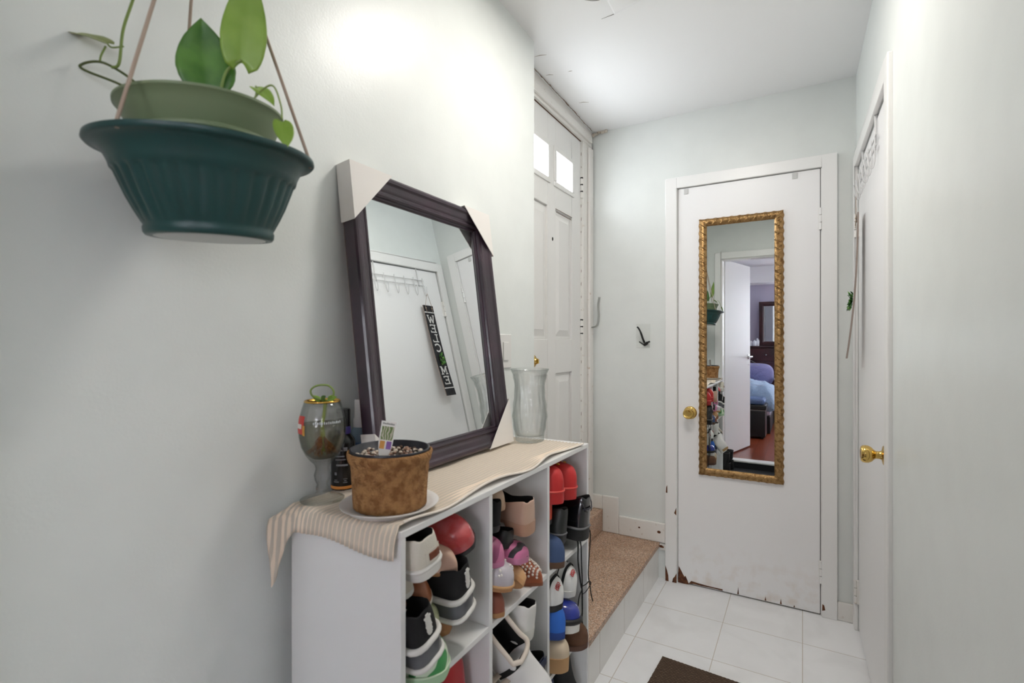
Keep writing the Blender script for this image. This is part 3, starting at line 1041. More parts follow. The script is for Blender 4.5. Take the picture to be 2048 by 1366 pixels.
for an in (-72, 50, 168):
    a = math.radians(an)
    p = Vector((0.141 * math.cos(a), 0.141 * math.sin(a), 0.126))
    MB().tube([(p.x, p.y, 0.118), p, p + (apex - p) * 0.97, apex], 0.0025, 8).build('cord', CORD, hp, smooth=True)
MB().ball(apex, 0.007, 10).build('cord_knot', CORD, hp, smooth=True)

pp = empty('potted_pothos', 'trailing pothos with heart leaves in a sage green pot inside the hanging planter', 'plant', (PX, PY, PZ + 0.0145), IROT.to_euler())
pr = [(0.0, 0.0), (0.075, 0.0), (0.085, 0.05), (0.094, 0.11), (0.101, 0.137), (0.104, 0.139), (0.104, 0.143), (0.1015, 0.145), (0.105, 0.152), (0.114, 0.172), (0.120, 0.184), (0.1225, 0.186), (0.1225, 0.190), (0.119, 0.190),
      (0.112, 0.176), (0.099, 0.148), (0.092, 0.11), (0.0, 0.11)]
MB().lathe([(r * 0.892, h * 0.905) for r, h in pr], 72).build('pot', POTL, pp, auto=50)
MB().lathe([(0.092, 0.142), (0.05, 0.147), (0.0, 0.149)], 36).build('soil', SOIL, pp, smooth=True)


def leaf(parent, B, T, N, width, mat, fold=0.18, droop=0.12, name='leaf', solid=0.0006):
    B, T, N = Vector(B), Vector(T), Vector(N)
    ax = T - B
    L = ax.length
    ax.normalize()
    sd = N.cross(ax).normalized()
    nr = ax.cross(sd).normalized()
    outl = [(0, 0.16), (0.04, 0.34), (0.12, 0.46), (0.25, 0.5), (0.4, 0.48), (0.55, 0.42), (0.7, 0.32), (0.85, 0.17), (0.94, 0.07), (1, 0.004)]

    def fn(u, v):
        s = v * 2 - 1
        wd_ = lerp(outl, u) * width * 2
        back = -0.10 * L * abs(s) ** 1.5 * sm(0.22, 0.0, u)
        p = B + ax * (u * L + back) + sd * (s * wd_ / 2)
        p += nr * (-fold * abs(s) * wd_ / 2 * (1 - 0.5 * abs(s)) * -1 - droop * L * (u - 0.2) ** 2 + 0.012 * L * math.sin(9 * u) * abs(s))
        return p
    return MB().grid(fn, 22, 13).build(name, mat, parent, smooth=True, solid=solid)


def rel(p, o):
    return (p[0] - o.location.x, p[1] - o.location.y, p[2] - o.location.z)


CV = Vector((0, 0, 1.25))


def R(*p):
    q = CV + (Vector(p) - CV) * 1.067
    return IROT.transposed() @ (q - pp.location)


def stem(parent, pts, r, name='stem', mat=None):
    return MB().tube(curve_pts(pts, 7), r, 7).build(name, mat or STEMM, parent, smooth=True)


leaf(pp, R(-0.842, 0.322, 1.668), R(-0.892, 0.288, 1.690), (0.45, -0.3, 0.9), 0.032, LEAF3, 0.25, 0.2)
stem(pp, [R(-0.842, 0.322, 1.668), R(-0.835, 0.325, 1.661), R(-0.822, 0.334, 1.663)], 0.0012)
stem(pp, [R(-0.845, 0.322, 1.664), R(-0.849, 0.318, 1.650), R(-0.850, 0.317, 1.640)], 0.0014)
stem(pp, [R(-0.80, 0.365, 1.575), R(-0.835, 0.345, 1.612), R(-0.865, 0.305, 1.628), R(-0.868, 0.304, 1.637), R(-0.850, 0.317, 1.641), R(-0.830, 0.332, 1.630), R(-0.812, 0.348, 1.612), R(-0.79, 0.36, 1.585)], 0.0019, 'vine', M('vine_dark_stem', (84, 96, 52), 0.5))
stem(pp, [R(-0.838, 0.326, 1.634), R(-0.828, 0.331, 1.640), R(-0.821, 0.333, 1.685), R(-0.810, 0.340, 1.727), R(-0.792, 0.350, 1.79), R(-0.775, 0.36, 1.84)], 0.0021, 'vine')
leaf(pp, R(-0.718, 0.393, 1.606), R(-0.722, 0.385, 1.697), (0.82, -0.55, 0.25), 0.078, LEAF1, 0.22, -0.05)
stem(pp, [R(-0.718, 0.393, 1.607), R(-0.719, 0.394, 1.590), R(-0.728, 0.395, 1.566)], 0.0022)
leaf(pp, R(-0.679, 0.417, 1.640), R(-0.660, 0.417, 1.765), (0.80, -0.60, 0.05), 0.062, LEAF2, 0.18, 0.05)
stem(pp, [R(-0.678, 0.416, 1.643), R(-0.689, 0.408, 1.634), R(-0.700, 0.403, 1.616), R(-0.708, 0.400, 1.566)], 0.002)
leaf(pp, R(-0.657, 0.424, 1.603), R(-0.622, 0.428, 1.580), (0.3, -0.3, 0.9), 0.026, LEAF2, 0.2, 0.35)
stem(pp, [R(-0.656, 0.423, 1.605), R(-0.660, 0.425, 1.592), R(-0.672, 0.42, 1.574), R(-0.69, 0.41, 1.566)], 0.0011)
leaf(pp, R(-0.600, 0.424, 1.543), R(-0.583, 0.419, 1.505), (0.9, -0.45, 0.25), 0.028, LEAF2, 0.15, 0.15)
stem(pp, [R(-0.600, 0.424, 1.546), R(-0.607, 0.427, 1.568), R(-0.622, 0.426, 1.597), R(-0.64, 0.42, 1.592), R(-0.66, 0.41, 1.567)], 0.0013)


# ================================================================== things on the shelf
TOPZ = SZ + 0.0052
# -- plate and coir pot
sa = empty('saucer', 'white plastic saucer under the coir pot', 'saucer', (-0.697, 0.727, TOPZ))
MB().lathe([(0.0, 0.002), (0.070, 0.002), (0.074, 0.0), (0.078, 0.001), (0.086, 0.010), (0.094, 0.0125), (0.0945, 0.014), (0.088, 0.0135), (0.080, 0.009), (0.073, 0.0045), (0.0, 0.0045)], 64).build('dish', M('white_plastic', (236, 234, 232), 0.3), sa, auto=45)
cp = empty('coir_pot', 'round brown coconut fibre pot filled with gravelly soil', 'plant pot', (-0.699, 0.730, TOPZ + 0.0046))
COIR = M('coconut_fibre', (196, 146, 92), 0.95, bump=(240, 1.0, 0.012), var=(60, (156, 106, 62), 0.42, 0.62))
nz = lambda r, h, a: r + (0.0016 * noise.noise(Vector((math.cos(a) * 9, math.sin(a) * 9, h * 120))) + 0.0009 * noise.noise(Vector((math.cos(a) * 30, math.sin(a) * 30, h * 300))) if r > 0.05 else 0)
MB().lathe([(0.0, 0.0), (0.066, 0.0), (0.070, 0.003), (0.0705, 0.02), (0.0715, 0.04), (0.073, 0.06), (0.074, 0.075), (0.075, 0.084), (0.0785, 0.090), (0.0805, 0.096), (0.0815, 0.104), (0.081, 0.108), (0.0785, 0.109), (0.0765, 0.106), (0.0755, 0.09), (0.0, 0.088)], 120, rad=nz).build('fibre_sleeve', COIR, cp, smooth=True)
MB().lathe([(0.0752, 0.085), (0.0758, 0.108), (0.0768, 0.1125), (0.0755, 0.1135), (0.0735, 0.1125), (0.0725, 0.085)], 64).build('liner_rim', M('black_plastic_liner', (30, 30, 40), 0.35), cp, smooth=True)
MB().lathe([(0.0735, 0.093), (0.05, 0.096), (0.0, 0.097)], 32).build('soil', SOIL, cp, smooth=True)
rd = random.Random(3)
gv = MB()
for k in range(210):
    r = 0.069 * math.sqrt(rd.random())
    a = rd.random() * 2 * PI
    gv.ball((r * math.cos(a), r * math.sin(a), 0.0965 + rd.random() * 0.004), 0.0026 + 0.0030 * rd.random() ** 2, 6, rd.choice([0, 0, 1, 2]), (1, 0.8 + 0.4 * rd.random(), 0.8))
gvo = gv.build('gravel', [M('pale_grit', (214, 200, 184), 0.85), M('pink_grit', (176, 140, 120), 0.85), M('dark_grit', (92, 70, 58), 0.9)], cp, smooth=True)
gvo['kind'] = 'stuff'
# -- plant tag stuck in the pot
pt = empty('plant_tag', 'white plastic plant tag with picture standing in the coir pot', 'plant tag', (-0.694, 0.7045, TOPZ + 0.100), (math.radians(-12), math.radians(11), math.radians(48)))
tagm = M('tag_white', (238, 236, 232), 0.35)
MB().prism([(-0.003, -0.012), (0.003, -0.012), (0.011, 0.014), (0.0135, 0.030), (0.0145, 0.072), (-0.0145, 0.072), (-0.0135, 0.030), (-0.011, 0.014)], -0.0005, 0.0005, plane='XZ').build('stake', tagm, pt)
def tagpart(n, x0, z0, x1, z1, m):
    MB().box((x0, -0.0009, z0), (x1, -0.0005, z1)).build(n, m, pt)
tagpart('picture', -0.0115, 0.036, 0.0115, 0.062, zebra_mat('plant_photo', (104, 128, 70), (196, 190, 170), 60, 8, 0.3, 0.7))
tagpart('orange_square', -0.011, 0.019, -0.0015, 0.034, M('tag_orange', (212, 150, 72), 0.5))
tagpart('purple_square', 0.0015, 0.019, 0.011, 0.034, M('tag_purple', (140, 98, 168), 0.5))
tg = MB()
for i in range(9):
    tg.box((-0.0110 + i * 0.0025, -0.0009, 0.0655), (-0.0093 + i * 0.0025, -0.0005, 0.0690 - 0.0006 * (i % 3)))
tg.build('lettering', M('tag_grey_print', (120, 122, 116), 0.6), pt)

# -- beer goblet with a rooting cutting
gb = empty('goblet', 'stemmed beer goblet with gold rim, full of water and roots', 'glass', (-0.852, 0.694, TOPZ + 0.0006))
out = [(0.0, 0.0), (0.042, 0.0), (0.0435, 0.003), (0.030, 0.007), (0.016, 0.012), (0.0115, 0.018), (0.0125, 0.026), (0.0105, 0.032), (0.0150, 0.042), (0.0165, 0.052), (0.0130, 0.064), (0.0150, 0.072), (0.0180, 0.076),
       (0.024, 0.082), (0.033, 0.094), (0.0405, 0.110), (0.0450, 0.130), (0.0462, 0.148), (0.0445, 0.168), (0.0395, 0.188), (0.0350, 0.202)]
inn = [(0.0335, 0.202), (0.0380, 0.187), (0.0430, 0.167), (0.0445, 0.148), (0.0433, 0.130), (0.0388, 0.111), (0.031, 0.096), (0.020, 0.087), (0.0, 0.084)]
MB().lathe(out + inn, 56).build('glass_body', GLASS, gb, smooth=True)
MB().lathe([(0.0, 0.0836), (0.0205, 0.0866), (0.0316, 0.0957), (0.0394, 0.1107), (0.0439, 0.130), (0.0450, 0.147), (0.0446, 0.156), (0.0, 0.156)], 48).build('water', WATER, gb, smooth=True)
MB().lathe([(0.0352, 0.2005), (0.0356, 0.203), (0.0342, 0.2045), (0.0330, 0.203), (0.0334, 0.2005)], 48).build('gold_rim', M('gold_rim', (222, 176, 88), 0.2, 1.0), gb, smooth=True)


def onglass(a0, a1, z0, z1, r0, mb, mi=0, n=8, off=0.0006):
    def fn(u, v):
        z = z0 + (z1 - z0) * v
        r = lerp([(q[1], q[0]) for q in out[13:]], z) + off
        a = a0 + (a1 - a0) * u
        return (r * math.cos(a), r * math.sin(a), z)
    mb.grid(fn, n, 6, mi)


em = MB()
d = math.radians
onglass(d(-122), d(-88), 0.140, 0.176, 0, em, 0)
onglass(d(-124), d(-96), 0.151, 0.160, 0, em, 1, off=0.0010)
onglass(d(-92), d(-84), 0.138, 0.158, 0, em, 2, off=0.0009)
em.build('emblem', [M('emblem_red', (200, 50, 44), 0.4), M('emblem_white', (236, 230, 226), 0.4), M('emblem_gold', (206, 150, 60), 0.35)], gb, smooth=True)
sc = MB()
for i in range(14):
    a = d(-62 + i * 5.2)
    onglass(a, a + d(3.2), 0.1605, 0.1645 + 0.001 * (i % 2), 0, sc, 0, 3)
sc.build('etched_lettering', M('pale_etching', (190, 196, 198), 0.6), gb, smooth=True)
ct = empty('plant_cutting', 'rooting green plant cutting standing in the beer goblet', 'plant cutting', (-0.852, 0.694, TOPZ + 0.088))
rt = MB()
rd = random.Random(5)
for k in range(46):
    a = rd.random() * 2 * PI
    p = [(0.003 * math.cos(a), 0.003 * math.sin(a), 0.040)]
    rr = 0.012 + 0.012 * rd.random()
    for s in range(1, 5):
        p.append((rr * s / 4 * math.cos(a + 0.5 * s * (rd.random() - 0.3)), rr * s / 4 * math.sin(a + 0.5 * s * (rd.random() - 0.3)), 0.040 - 0.034 * (s / 4) ** 1.4 + 0.007 * rd.random()))
    rt.tube(curve_pts(p, 3), 0.0011, 5)
rt.build('roots', M('brown_roots', (120, 76, 40), 0.8, var=(120, (176, 124, 70), 0.45, 0.6)), ct, smooth=True)['kind'] = 'stuff'
MB().tube(curve_pts([(0.004, 0.0, 0.012), (0.002, 0.002, 0.03), (-0.001, 0.0, 0.06), (0.002, 0.003, 0.09), (0.006, 0.004, 0.118)], 6), [0.0045] * 12 + [0.0035] * 13, 8).build('stem', M('cutting_stem', (150, 166, 66), 0.45), ct, smooth=True)
MB().tube(curve_pts([(0.004, 0.002, 0.115), (-0.012, -0.012, 0.124), (-0.018, -0.014, 0.137), (-0.008, -0.006, 0.1465), (0.010, 0.006, 0.1465), (0.018, 0.013, 0.135), (0.017, 0.012, 0.122)], 7), 0.0021, 7).build('tendril', STEMM, ct, smooth=True)
leaf(ct, (0.010, 0.006, 0.117), (0.028, 0.012, 0.124), (0.5, -0.6, 0.7), 0.018, LEAF2)
leaf(ct, (-0.004, -0.003, 0.116), (-0.016, -0.012, 0.127), (0.5, -0.5, 0.7), 0.012, LEAF2)
leaf(ct, (0.004, -0.004, 0.117), (0.018, -0.008, 0.127), (0.6, -0.6, 0.5), 0.014, LEAF1)

# -- two spray bottles
b1 = empty('spray_bottle', 'black spray bottle with purple band and orange base behind the coir pot', 'bottle', (-0.884, 0.776, TOPZ))
BB = M('black_gloss_bottle', (17, 17, 20), 0.25)
MB().lathe([(0.0, 0.0), (0.0245, 0.0), (0.026, 0.002), (0.026, 0.100), (0.0245, 0.108), (0.018, 0.117), (0.0155, 0.120), (0.0, 0.121)], 40).build('body', BB, b1, auto=40)
MB().lathe([(0.0262, 0.003), (0.0265, 0.004), (0.0265, 0.0085), (0.0262, 0.0095)], 40).build('base_band', M('orange_band', (216, 140, 62), 0.4), b1, smooth=True)
MB().lathe([(0.0155, 0.1205), (0.0162, 0.122), (0.0162, 0.136), (0.0155, 0.137)], 32).build('purple_band', M('purple_band', (66, 52, 128), 0.35), b1, smooth=True)
MB().lathe([(0.0155, 0.137), (0.0158, 0.139), (0.0155, 0.172), (0.0145, 0.175), (0.0, 0.1755)], 32).build('cap', BB, b1, auto=40)
pm = MB()


def oncyl(mb, r, a0, a1, z0, z1, mi=0, n=5):
    mb.grid(lambda u, v: (r * math.cos(a0 + (a1 - a0) * u), r * math.sin(a0 + (a1 - a0) * u), z0 + (z1 - z0) * v), n, 2, mi)


for (a0, a1, z0, z1) in ((-75, -20, 0.0535, 0.0575), (-78, -30, 0.0665, 0.0685), (-80, -35, 0.0735, 0.076), (-40, -22, 0.086, 0.094), (-70, -44, 0.086, 0.089),
                         (-88, -62, 0.018, 0.0205), (-85, -70, 0.0225, 0.024), (-84, -72, 0.034, 0.040), (-42, -22, 0.017, 0.0185), (-38, -26, 0.021, 0.0225), (-42, -22, 0.025, 0.0262)):
    oncyl(pm, 0.0263, d(a0), d(a1), z0, z1)
pm.build('printed_label', M('grey_print', (128, 128, 132), 0.5), b1, smooth=True)
b2 = empty('spray_bottle', 'white capped clear spray bottle with blue label behind the framed mirror', 'bottle', (-0.902, 0.842, TOPZ))
MB().lathe([(0.0, 0.0), (0.021, 0.0), (0.0225, 0.002), (0.0225, 0.105), (0.020, 0.118), (0.0135, 0.126), (0.0, 0.127)], 36).build('body', M('clear_blue_bottle', (150, 176, 196), 0.15, trans=0.3), b2, auto=40)
MB().lathe([(0.0228, 0.03), (0.0229, 0.031), (0.0229, 0.090), (0.0228, 0.091)], 36).build('label', M('blue_label', (76, 116, 156), 0.4), b2, smooth=True)
MB().lathe([(0.0145, 0.124), (0.0150, 0.125), (0.0150, 0.143), (0.0128, 0.146), (0.0128, 0.185), (0.0115, 0.189), (0.0, 0.19)], 32).box((0.006, -0.006, 0.166), (0.022, 0.006, 0.182)).build('spray_head', M('white_spray_head', (226, 222, 220), 0.35), b2, auto=40)
lt = MB()
for k in range(3):
    oncyl(lt, 0.0231, d(-80), d(-30), 0.074 - k * 0.012, 0.080 - k * 0.012)
lt.build('printed_label', M('label_white_print', (220, 226, 232), 0.5), b2, smooth=True)

# -- clear glass vase
va = empty('glass_vase', 'empty clear glass vase with swirled dimples at the far end of the shelf', 'vase', (-0.775, 1.452, TOPZ))
VO = [(0.0, 0.0), (0.044, 0.0), (0.0475, 0.003), (0.047, 0.012), (0.0485, 0.025), (0.053, 0.050), (0.0562, 0.078), (0.0555, 0.105), (0.052, 0.135), (0.0492, 0.165), (0.0505, 0.195), (0.056, 0.218), (0.0625, 0.232), (0.0635, 0.235)]
VI = [(0.0605, 0.2345), (0.054, 0.219), (0.0478, 0.195), (0.0462, 0.165), (0.049, 0.135), (0.0525, 0.105), (0.0532, 0.078), (0.050, 0.050), (0.0455, 0.026), (0.043, 0.018), (0.0, 0.016)]
fine = []
for (a, b) in zip(VO, VO[1:]):
    k = max(1, int(abs(b[1] - a[1]) / 0.004))
    fine += [(a[0] + (b[0] - a[0]) * i / k, a[1] + (b[1] - a[1]) * i / k) for i in range(k)]
fine.append(VO[-1])


def dim(r, h, a):
    if r < 0.046 or h < 0.022 or h > 0.222:
        return r
    e = sm(0.022, 0.04, h) * sm(0.222, 0.205, h)
    q1, q2 = a * 8 + h * 95, a * 8 - h * 60
    return r * (1 + e * 0.034 * math.sin(q1) * math.sin(q2))


MB().lathe(fine + VI, 120, rad=dim).build('glass_body', GLASS, va, smooth=True)

# ================================================================== door mat
dm = empty('door_mat', 'brown ribbed door mat on the white tiles', 'mat', (-0.478, 2.010, 0.0005), (0, 0, math.radians(-3.2)))


def matf(u, v):
    return (0.62 * u, -0.42 * v, 0.007 + 0.0012 * math.sin(v * 2 * PI * 44) + 0.0008 * math.sin(u * 260 + v * 90))


MB().grid(matf, 90, 265).build('ribbed_pile', stripe_mat('brown_rib', (116, 96, 78), (74, 58, 46), 'Y', 105, 0.95, 0.3, 0.7, 0.25, 0.5), dm, smooth=True)
MB().box((0, -0.42, 0.0), (0.62, 0.0, 0.0055)).build('backing', M('dark_rubber_backing', (58, 46, 38), 0.8), dm)

# ================================================================== shoes
OUTL = {
    'round': [(0, .14), (.015, .27), (.05, .345), (.12, .37), (.25, .37), (.38, .37), (.52, .43), (.65, .485), (.75, .5), (.84, .47), (.91, .39), (.96, .27), (.985, .16), (1, .05)],
    'point': [(0, .14), (.015, .27), (.05, .34), (.12, .36), (.25, .355), (.38, .36), (.52, .43), (.65, .48), (.73, .46), (.82, .37), (.9, .25), (.96, .13), (.985, .08), (1, .03)],
    'square': [(0, .2), (.015, .32), (.05, .385), (.12, .40), (.25, .39), (.38, .39), (.52, .44), (.65, .485), (.75, .49), (.84, .47), (.91, .44), (.96, .40), (.985, .36), (1, .26)],
}
STA = [0, .012, .03, .06, .1, .16, .22, .28, .34, .4, .45, .5, .55, .6, .66, .72, .78, .84, .89, .93, .96, .98, .993, 1]


class Shoe:
    """length along x; the end that faces out of the shelf is at x = 0"""

    def __init__(s, L=.25, W=.088, H=.075, th=.045, op=.5, toe='round', out='heel', sh=.016, st=.014, side=None, shaft=None):
        s.L, s.W, s.H, s.th, s.op, s.toe, s.out, s.sh, s.st = L, W, H, th, op, toe, out, sh, st
        s.side = side if side is not None else H * .72
        s.shaft = shaft

    def X(s, q):
        return -q * s.L if s.out == 'heel' else (q - 1) * s.L

    def w(s, q):
        return lerp(OUTL[s.toe], q) * s.W

    def z0(s, q):
        return s.st + (s.sh - s.st) * sm(.72, .22, q)

    def top(s, q):
        """height of the upper above the sole"""
        if q <= s.op:
            return lerp([(0, s.H * .96), (.03, s.H), (.07, s.H * .97), (.13, s.side + (s.H - s.side) * .7), (.22, s.side + (s.H - s.side) * .25), (.34, s.side), (s.op, max(s.side, s.th * 1.25))], q)
        a = max(s.side, s.th * 1.25)
        return lerp([(s.op, a), (min(.82, s.op + .2), s.th * 1.05), (.86, s.th), (.93, s.th * .9), (.97, s.th * .72), (1, s.th * .45)], q)

    def upper(s, k=.965, z_in=.006):
        mb = MB()
        rings = []
        for q in STA:
            w_, z0, h = s.w(q) * k, s.z0(q), s.top(q)
            x = s.X(q)
            opened = .02 < q < s.op
            pts = []
            if opened:
                e = .80 + .06 * sm(.1, .4, q)
                hf = [(1, 0), (1.03, .28), (.97, .62), (e + .02, .95), (e - .05, 1.0), (e - .10, .92), (e - .12, .25)]
                for a, b in hf:
                    zz = z0 + b * h if b != .25 else z0 + z_in + .003
                    pts.append((-a * w_, zz))
                pts.append((0, z0 + z_in))
                pts += [(-p, z) for p, z in reversed(pts[:-1])]
            else:
                for i in range(15):
                    an = PI * i / 14
                    c, sn = math.cos(an), math.sin(an)
                    pts.append((-w_ * math.copysign(abs(c) ** (.62 if q > .5 else .5), c), z0 + h * sn ** (.78 if q > .5 else .42)))
            rings.append([(x, p, z) for p, z in pts])
        n = len(rings[0])
        vs = [p for r in rings for p in r]
        fs, mi = [], []
        for i in range(len(rings) - 1):
            ins = .02 < STA[i] < s.op and .02 < STA[i + 1] < s.op
            for j in range(n - 1):
                fs.append((i * n + j, i * n + j + 1, (i + 1) * n + j + 1, (i + 1) * n + j))
                mi.append(1 if ins and 4 <= j <= 9 else 0)
        fs += [tuple(range(n)), tuple((len(rings) - 1) * n + j for j in range(n))]
        mi += [0, 0]
        mb.v, mb.f, mb.m = vs, fs, mi
        return mb

    def sole(s, flare=1.04, bottom=None, z_top=0.002, q0=0, q1=1):
        mb = MB()
        vs, fs = [], []
        qs = [q for q in STA if q0 <= q <= q1]
        for q in qs:
            x, w_, z1 = s.X(q), s.w(q) * flare, s.z0(q) + z_top
            zb = bottom(q) if bottom else 0.0
            ro = min(.003, (z1 - zb) * .3)
            vs += [(x, -w_ + ro, zb), (x, -w_, zb + ro), (x, -w_, z1), (x, w_, z1), (x, w_, zb + ro), (x, w_ - ro, zb)]
        k = len(qs)
        for i in range(k - 1):
            for j in range(6):
                fs.append((i * 6 + j, i * 6 + (j + 1) % 6, (i + 1) * 6 + (j + 1) % 6, (i + 1) * 6 + j))
        fs += [tuple(range(6)), tuple((k - 1) * 6 + j for j in range(6))]
        return mb.add(vs, fs)

    def ring(s, z, r, flare=1.045, q0=0, q1=1, n=6, rel_=True):
        """a bead running round the shoe at height z above the ground (or sole top)"""
        qs = [q for q in STA if q0 <= q <= q1]
        a = [(s.X(q), -s.w(q) * flare, (s.z0(q) if rel_ else 0) + z) for q in qs]
        b = [(s.X(q), s.w(q) * flare, (s.z0(q) if rel_ else 0) + z) for q in reversed(qs)]
        return MB().tube(a + b, r, n, closed=True)

    def band(s, q, wd, mi=0, lift=.0022, mb=None, z_lo=.0):
        """strap or lace across the shoe at station q"""
        mb = mb or MB()

        def fn(u, v):
            qq = q + wd * (v - .5)
            an = PI * (z_lo + (1 - 2 * z_lo) * u)
            c, sn = math.cos(an), math.sin(an)
            w_, z0, h = s.w(qq) * .965 + lift, s.z0(qq), s.top(qq) + lift
            return (s.X(qq), -w_ * math.copysign(abs(c) ** .62, c), z0 + h * sn ** .78)
        return mb.grid(fn, 21, 4, mi)

    def on_heel(s, y0, y1, z0, z1, mi=0, mb=None, d=.0016):
        """patch following the rounded back (or toe) that faces out; z above sole"""
        mb = mb or MB()

        def fn(u, v):
            y = y0 + (y1 - y0) * u
            # find the station where half width meets |y|
            lo, hi_ = (0, .12) if s.out == 'heel' else (1, .7)
            for _ in range(18):
                m_ = (lo + hi_) / 2
                if s.w(m_) * .965 < abs(y):
                    lo = m_
                else:
                    hi_ = m_
            q = (lo + hi_) / 2
            z = z0 + (z1 - z0) * v
            return (s.X(q) + d, y, s.z0(q) + z)
        return mb.grid(fn, 9, 4, mi)


def shoe_root(label, p, rot, group=None, cat='shoe', name='shoe'):
    return empty(name, label, cat, p, tuple(math.radians(a) for a in rot), group)


LIN_B = M('shoe_lining_black', (18, 17, 17), 0.9)
LIN_T = M('shoe_lining_tan', (190, 150, 112), 0.8)
LIN_W = M('shoe_lining_cream', (224, 216, 204), 0.85)
RUBW = M('white_rubber', (228, 226, 220), 0.45)
RUBB = M('black_rubber', (24, 24, 25), 0.5)
RUBG = M('gum_rubber', (186, 150, 104), 0.55)
TANS = M('tan_sole', (176, 128, 84), 0.6)
SUEB = M('black_canvas', (17, 17, 19), 0.85, bump=(400, .3, .002))


def simple(label, p, rot, upm, lin, solem, bevel=True, **k):
    """plain shoe: sole, upper; returns root and the Shoe"""
    S = Shoe(**k)
    r = shoe_root(label, p, rot)
    S.upper().build('upper', [upm, lin], r, smooth=True, sub=1)
    S.sole().build('sole', solem, r, auto=45)
    return r, S


# ---- first column, top cube
GREENC = zebra_mat('green_white_print', (70, 150, 84), (216, 230, 206), 9, 9, .42, .5)
r, S = simple('white slip-on shoe with green leafy print at the bottom of the left cube', (-0.578, 0.742, RZ[0]), (0, 0, -4), GREENC, LIN_W, M('pale_green_sole', (176, 210, 172), .6), L=.25, W=.104, H=.058, th=.052, op=.45, out='toe', sh=.014, st=.014)
S.ring(.004, .0022).build('piping', M('pale_green_piping', (200, 222, 190), .6), r, smooth=True)
r, S = simple('pale green and cream slip-on shoe resting on the green printed one', (-0.622, 0.782, RZ[0] + .060), (6, 2, 2), M('cream_green_cloth', (214, 218, 180), .8, var=(16, (176, 190, 132), .5, .56)), LIN_W, M('cream_sole', (222, 212, 190), .6), L=.24, W=.070, H=.040, th=.040, op=.5, out='toe', sh=.010, st=.010)
r, S = simple('tan leather shoe under the upright-stacked black platform sneakers', (-0.660, 0.868, RZ[0] + .001), (0, 0, 2), M('tan_leather', (176, 122, 78), .45), LIN_T, TANS, L=.22, W=.084, H=.05, th=.044, op=.5, out='toe', sh=.010, st=.010)


def platform_sneaker(label, p, rot):
    S = Shoe(L=.255, W=.098, H=.074, th=.05, op=.48, out='heel', sh=.044, st=.036)
    r = shoe_root(label, p, rot, 'black platform sneakers')
    S.upper(.94).build('upper', [SUEB, LIN_B], r, smooth=True, sub=1)
    S.sole(1.06, z_top=.000).build('sole', M('grey_platform_midsole', (92, 94, 100), .22) if 'grey_platform_midsole' not in bpy.data.materials else bpy.data.materials['grey_platform_midsole'], r, auto=45)
    S.ring(.003, .0062, 1.05, n=8).build('white_foxing', RUBW, r, smooth=True)
    S.ring(.004, .0055, 1.06, n=8, rel_=False).build('white_outsole', RUBW, r, smooth=True)
    for q in (.52, .57, .62, .67):
        S.band(q, .02, 0, .004, None, .2).build('lace', SUEB, r, smooth=True)
    lt = MB()
    hw = [(-.003, .0035), (.0, .0055), (.0045, .0068), (.009, .0062), (.0135, .0075), (.018, .0066), (.0225, .0064), (.027, .0060), (.0315, .0082), (.036, .0036)]
    for z, hh in hw:
        S.on_heel(-hh, hh, .024 + z, .024 + z + .0037, 0, lt, .0042)
    lt.build('heel_lettering', RUBW, r, solid=.002)
    return r


platform_sneaker('black platform sneaker with grey sole and white heel lettering, lower of the pair', (-0.583, 0.724, RZ[0] + .046), (17, 2, -2))
platform_sneaker('black platform sneaker with grey sole and white heel lettering, upper of the pair', (-0.590, 0.842, RZ[0] + .075), (13, 3, 4))
r, S = simple('copper brown shoe wedged between the two black platform sneakers', (-0.625, 0.762, RZ[0] + .118), (20, 5, 0), M('copper_leather', (150, 92, 62), .35), LIN_B, LIN_W, L=.22, W=.07, H=.048, th=.042, op=.5, out='toe', sh=.008, st=.008)
r, S = simple('off-white shoe squeezed against the end panel of the shelf', (-0.622, 0.700, RZ[0] + .164), (5, 1, 2), M('off_white_canvas', (212, 204, 190), .85), LIN_W, RUBW, L=.22, W=.060, H=.034, th=.034, op=.5, out='heel', sh=.008, st=.008)
r, S = simple('nude pointed flat with gold studs in the left top cube', (-0.598, 0.812, RZ[0] + .163), (4, 4, 3), M('nude_leather', (214, 178, 156), .4), LIN_T, TANS, L=.24, W=.080, H=.045, th=.044, op=.62, toe='point', out='toe', sh=.008, st=.006)
sd = MB()
rd = random.Random(11)
for k in range(46):
    q = .62 + .16 * rd.random()
    a = PI * (.12 + .8 * rd.random())
    c, sn = math.cos(a), math.sin(a)
    sd.ball((S.X(q), -S.w(q) * .97 * math.copysign(abs(c) ** .62, c), S.z0(q) + S.top(q) * sn ** .78), .0021, 6)
sd.build('gold_studs', M('gold_studs', (196, 164, 84), .25, 1.0), r, smooth=True)
CANV = M('white_canvas', (226, 220, 206), .9, bump=(500, .5, .002))
r, S = simple('white canvas shoe with small brown leather patch on its heel', (-0.586, 0.722, RZ[0] + .203), (12, 2, -6), CANV, LIN_B, RUBW, L=.25, W=.098, H=.062, th=.048, op=.5, out='heel', sh=.020, st=.018)
S.ring(.001, .0042, 1.03, n=8).build('foxing', RUBW, r, smooth=True)
S.on_heel(-.004, .022, .014, .027, 0, None, .003).build('leather_patch', M('brown_leather_patch', (116, 58, 32), .6), r, solid=.002)
S.on_heel(-.011, .029, .008, .032, 0, None, .0012).build('patch_backing', CANV, r, solid=.001)
REDP = M('red_pink_patent', (190, 62, 64), .22, var=(9, (214, 120, 124), .45, .6), coat=.6)
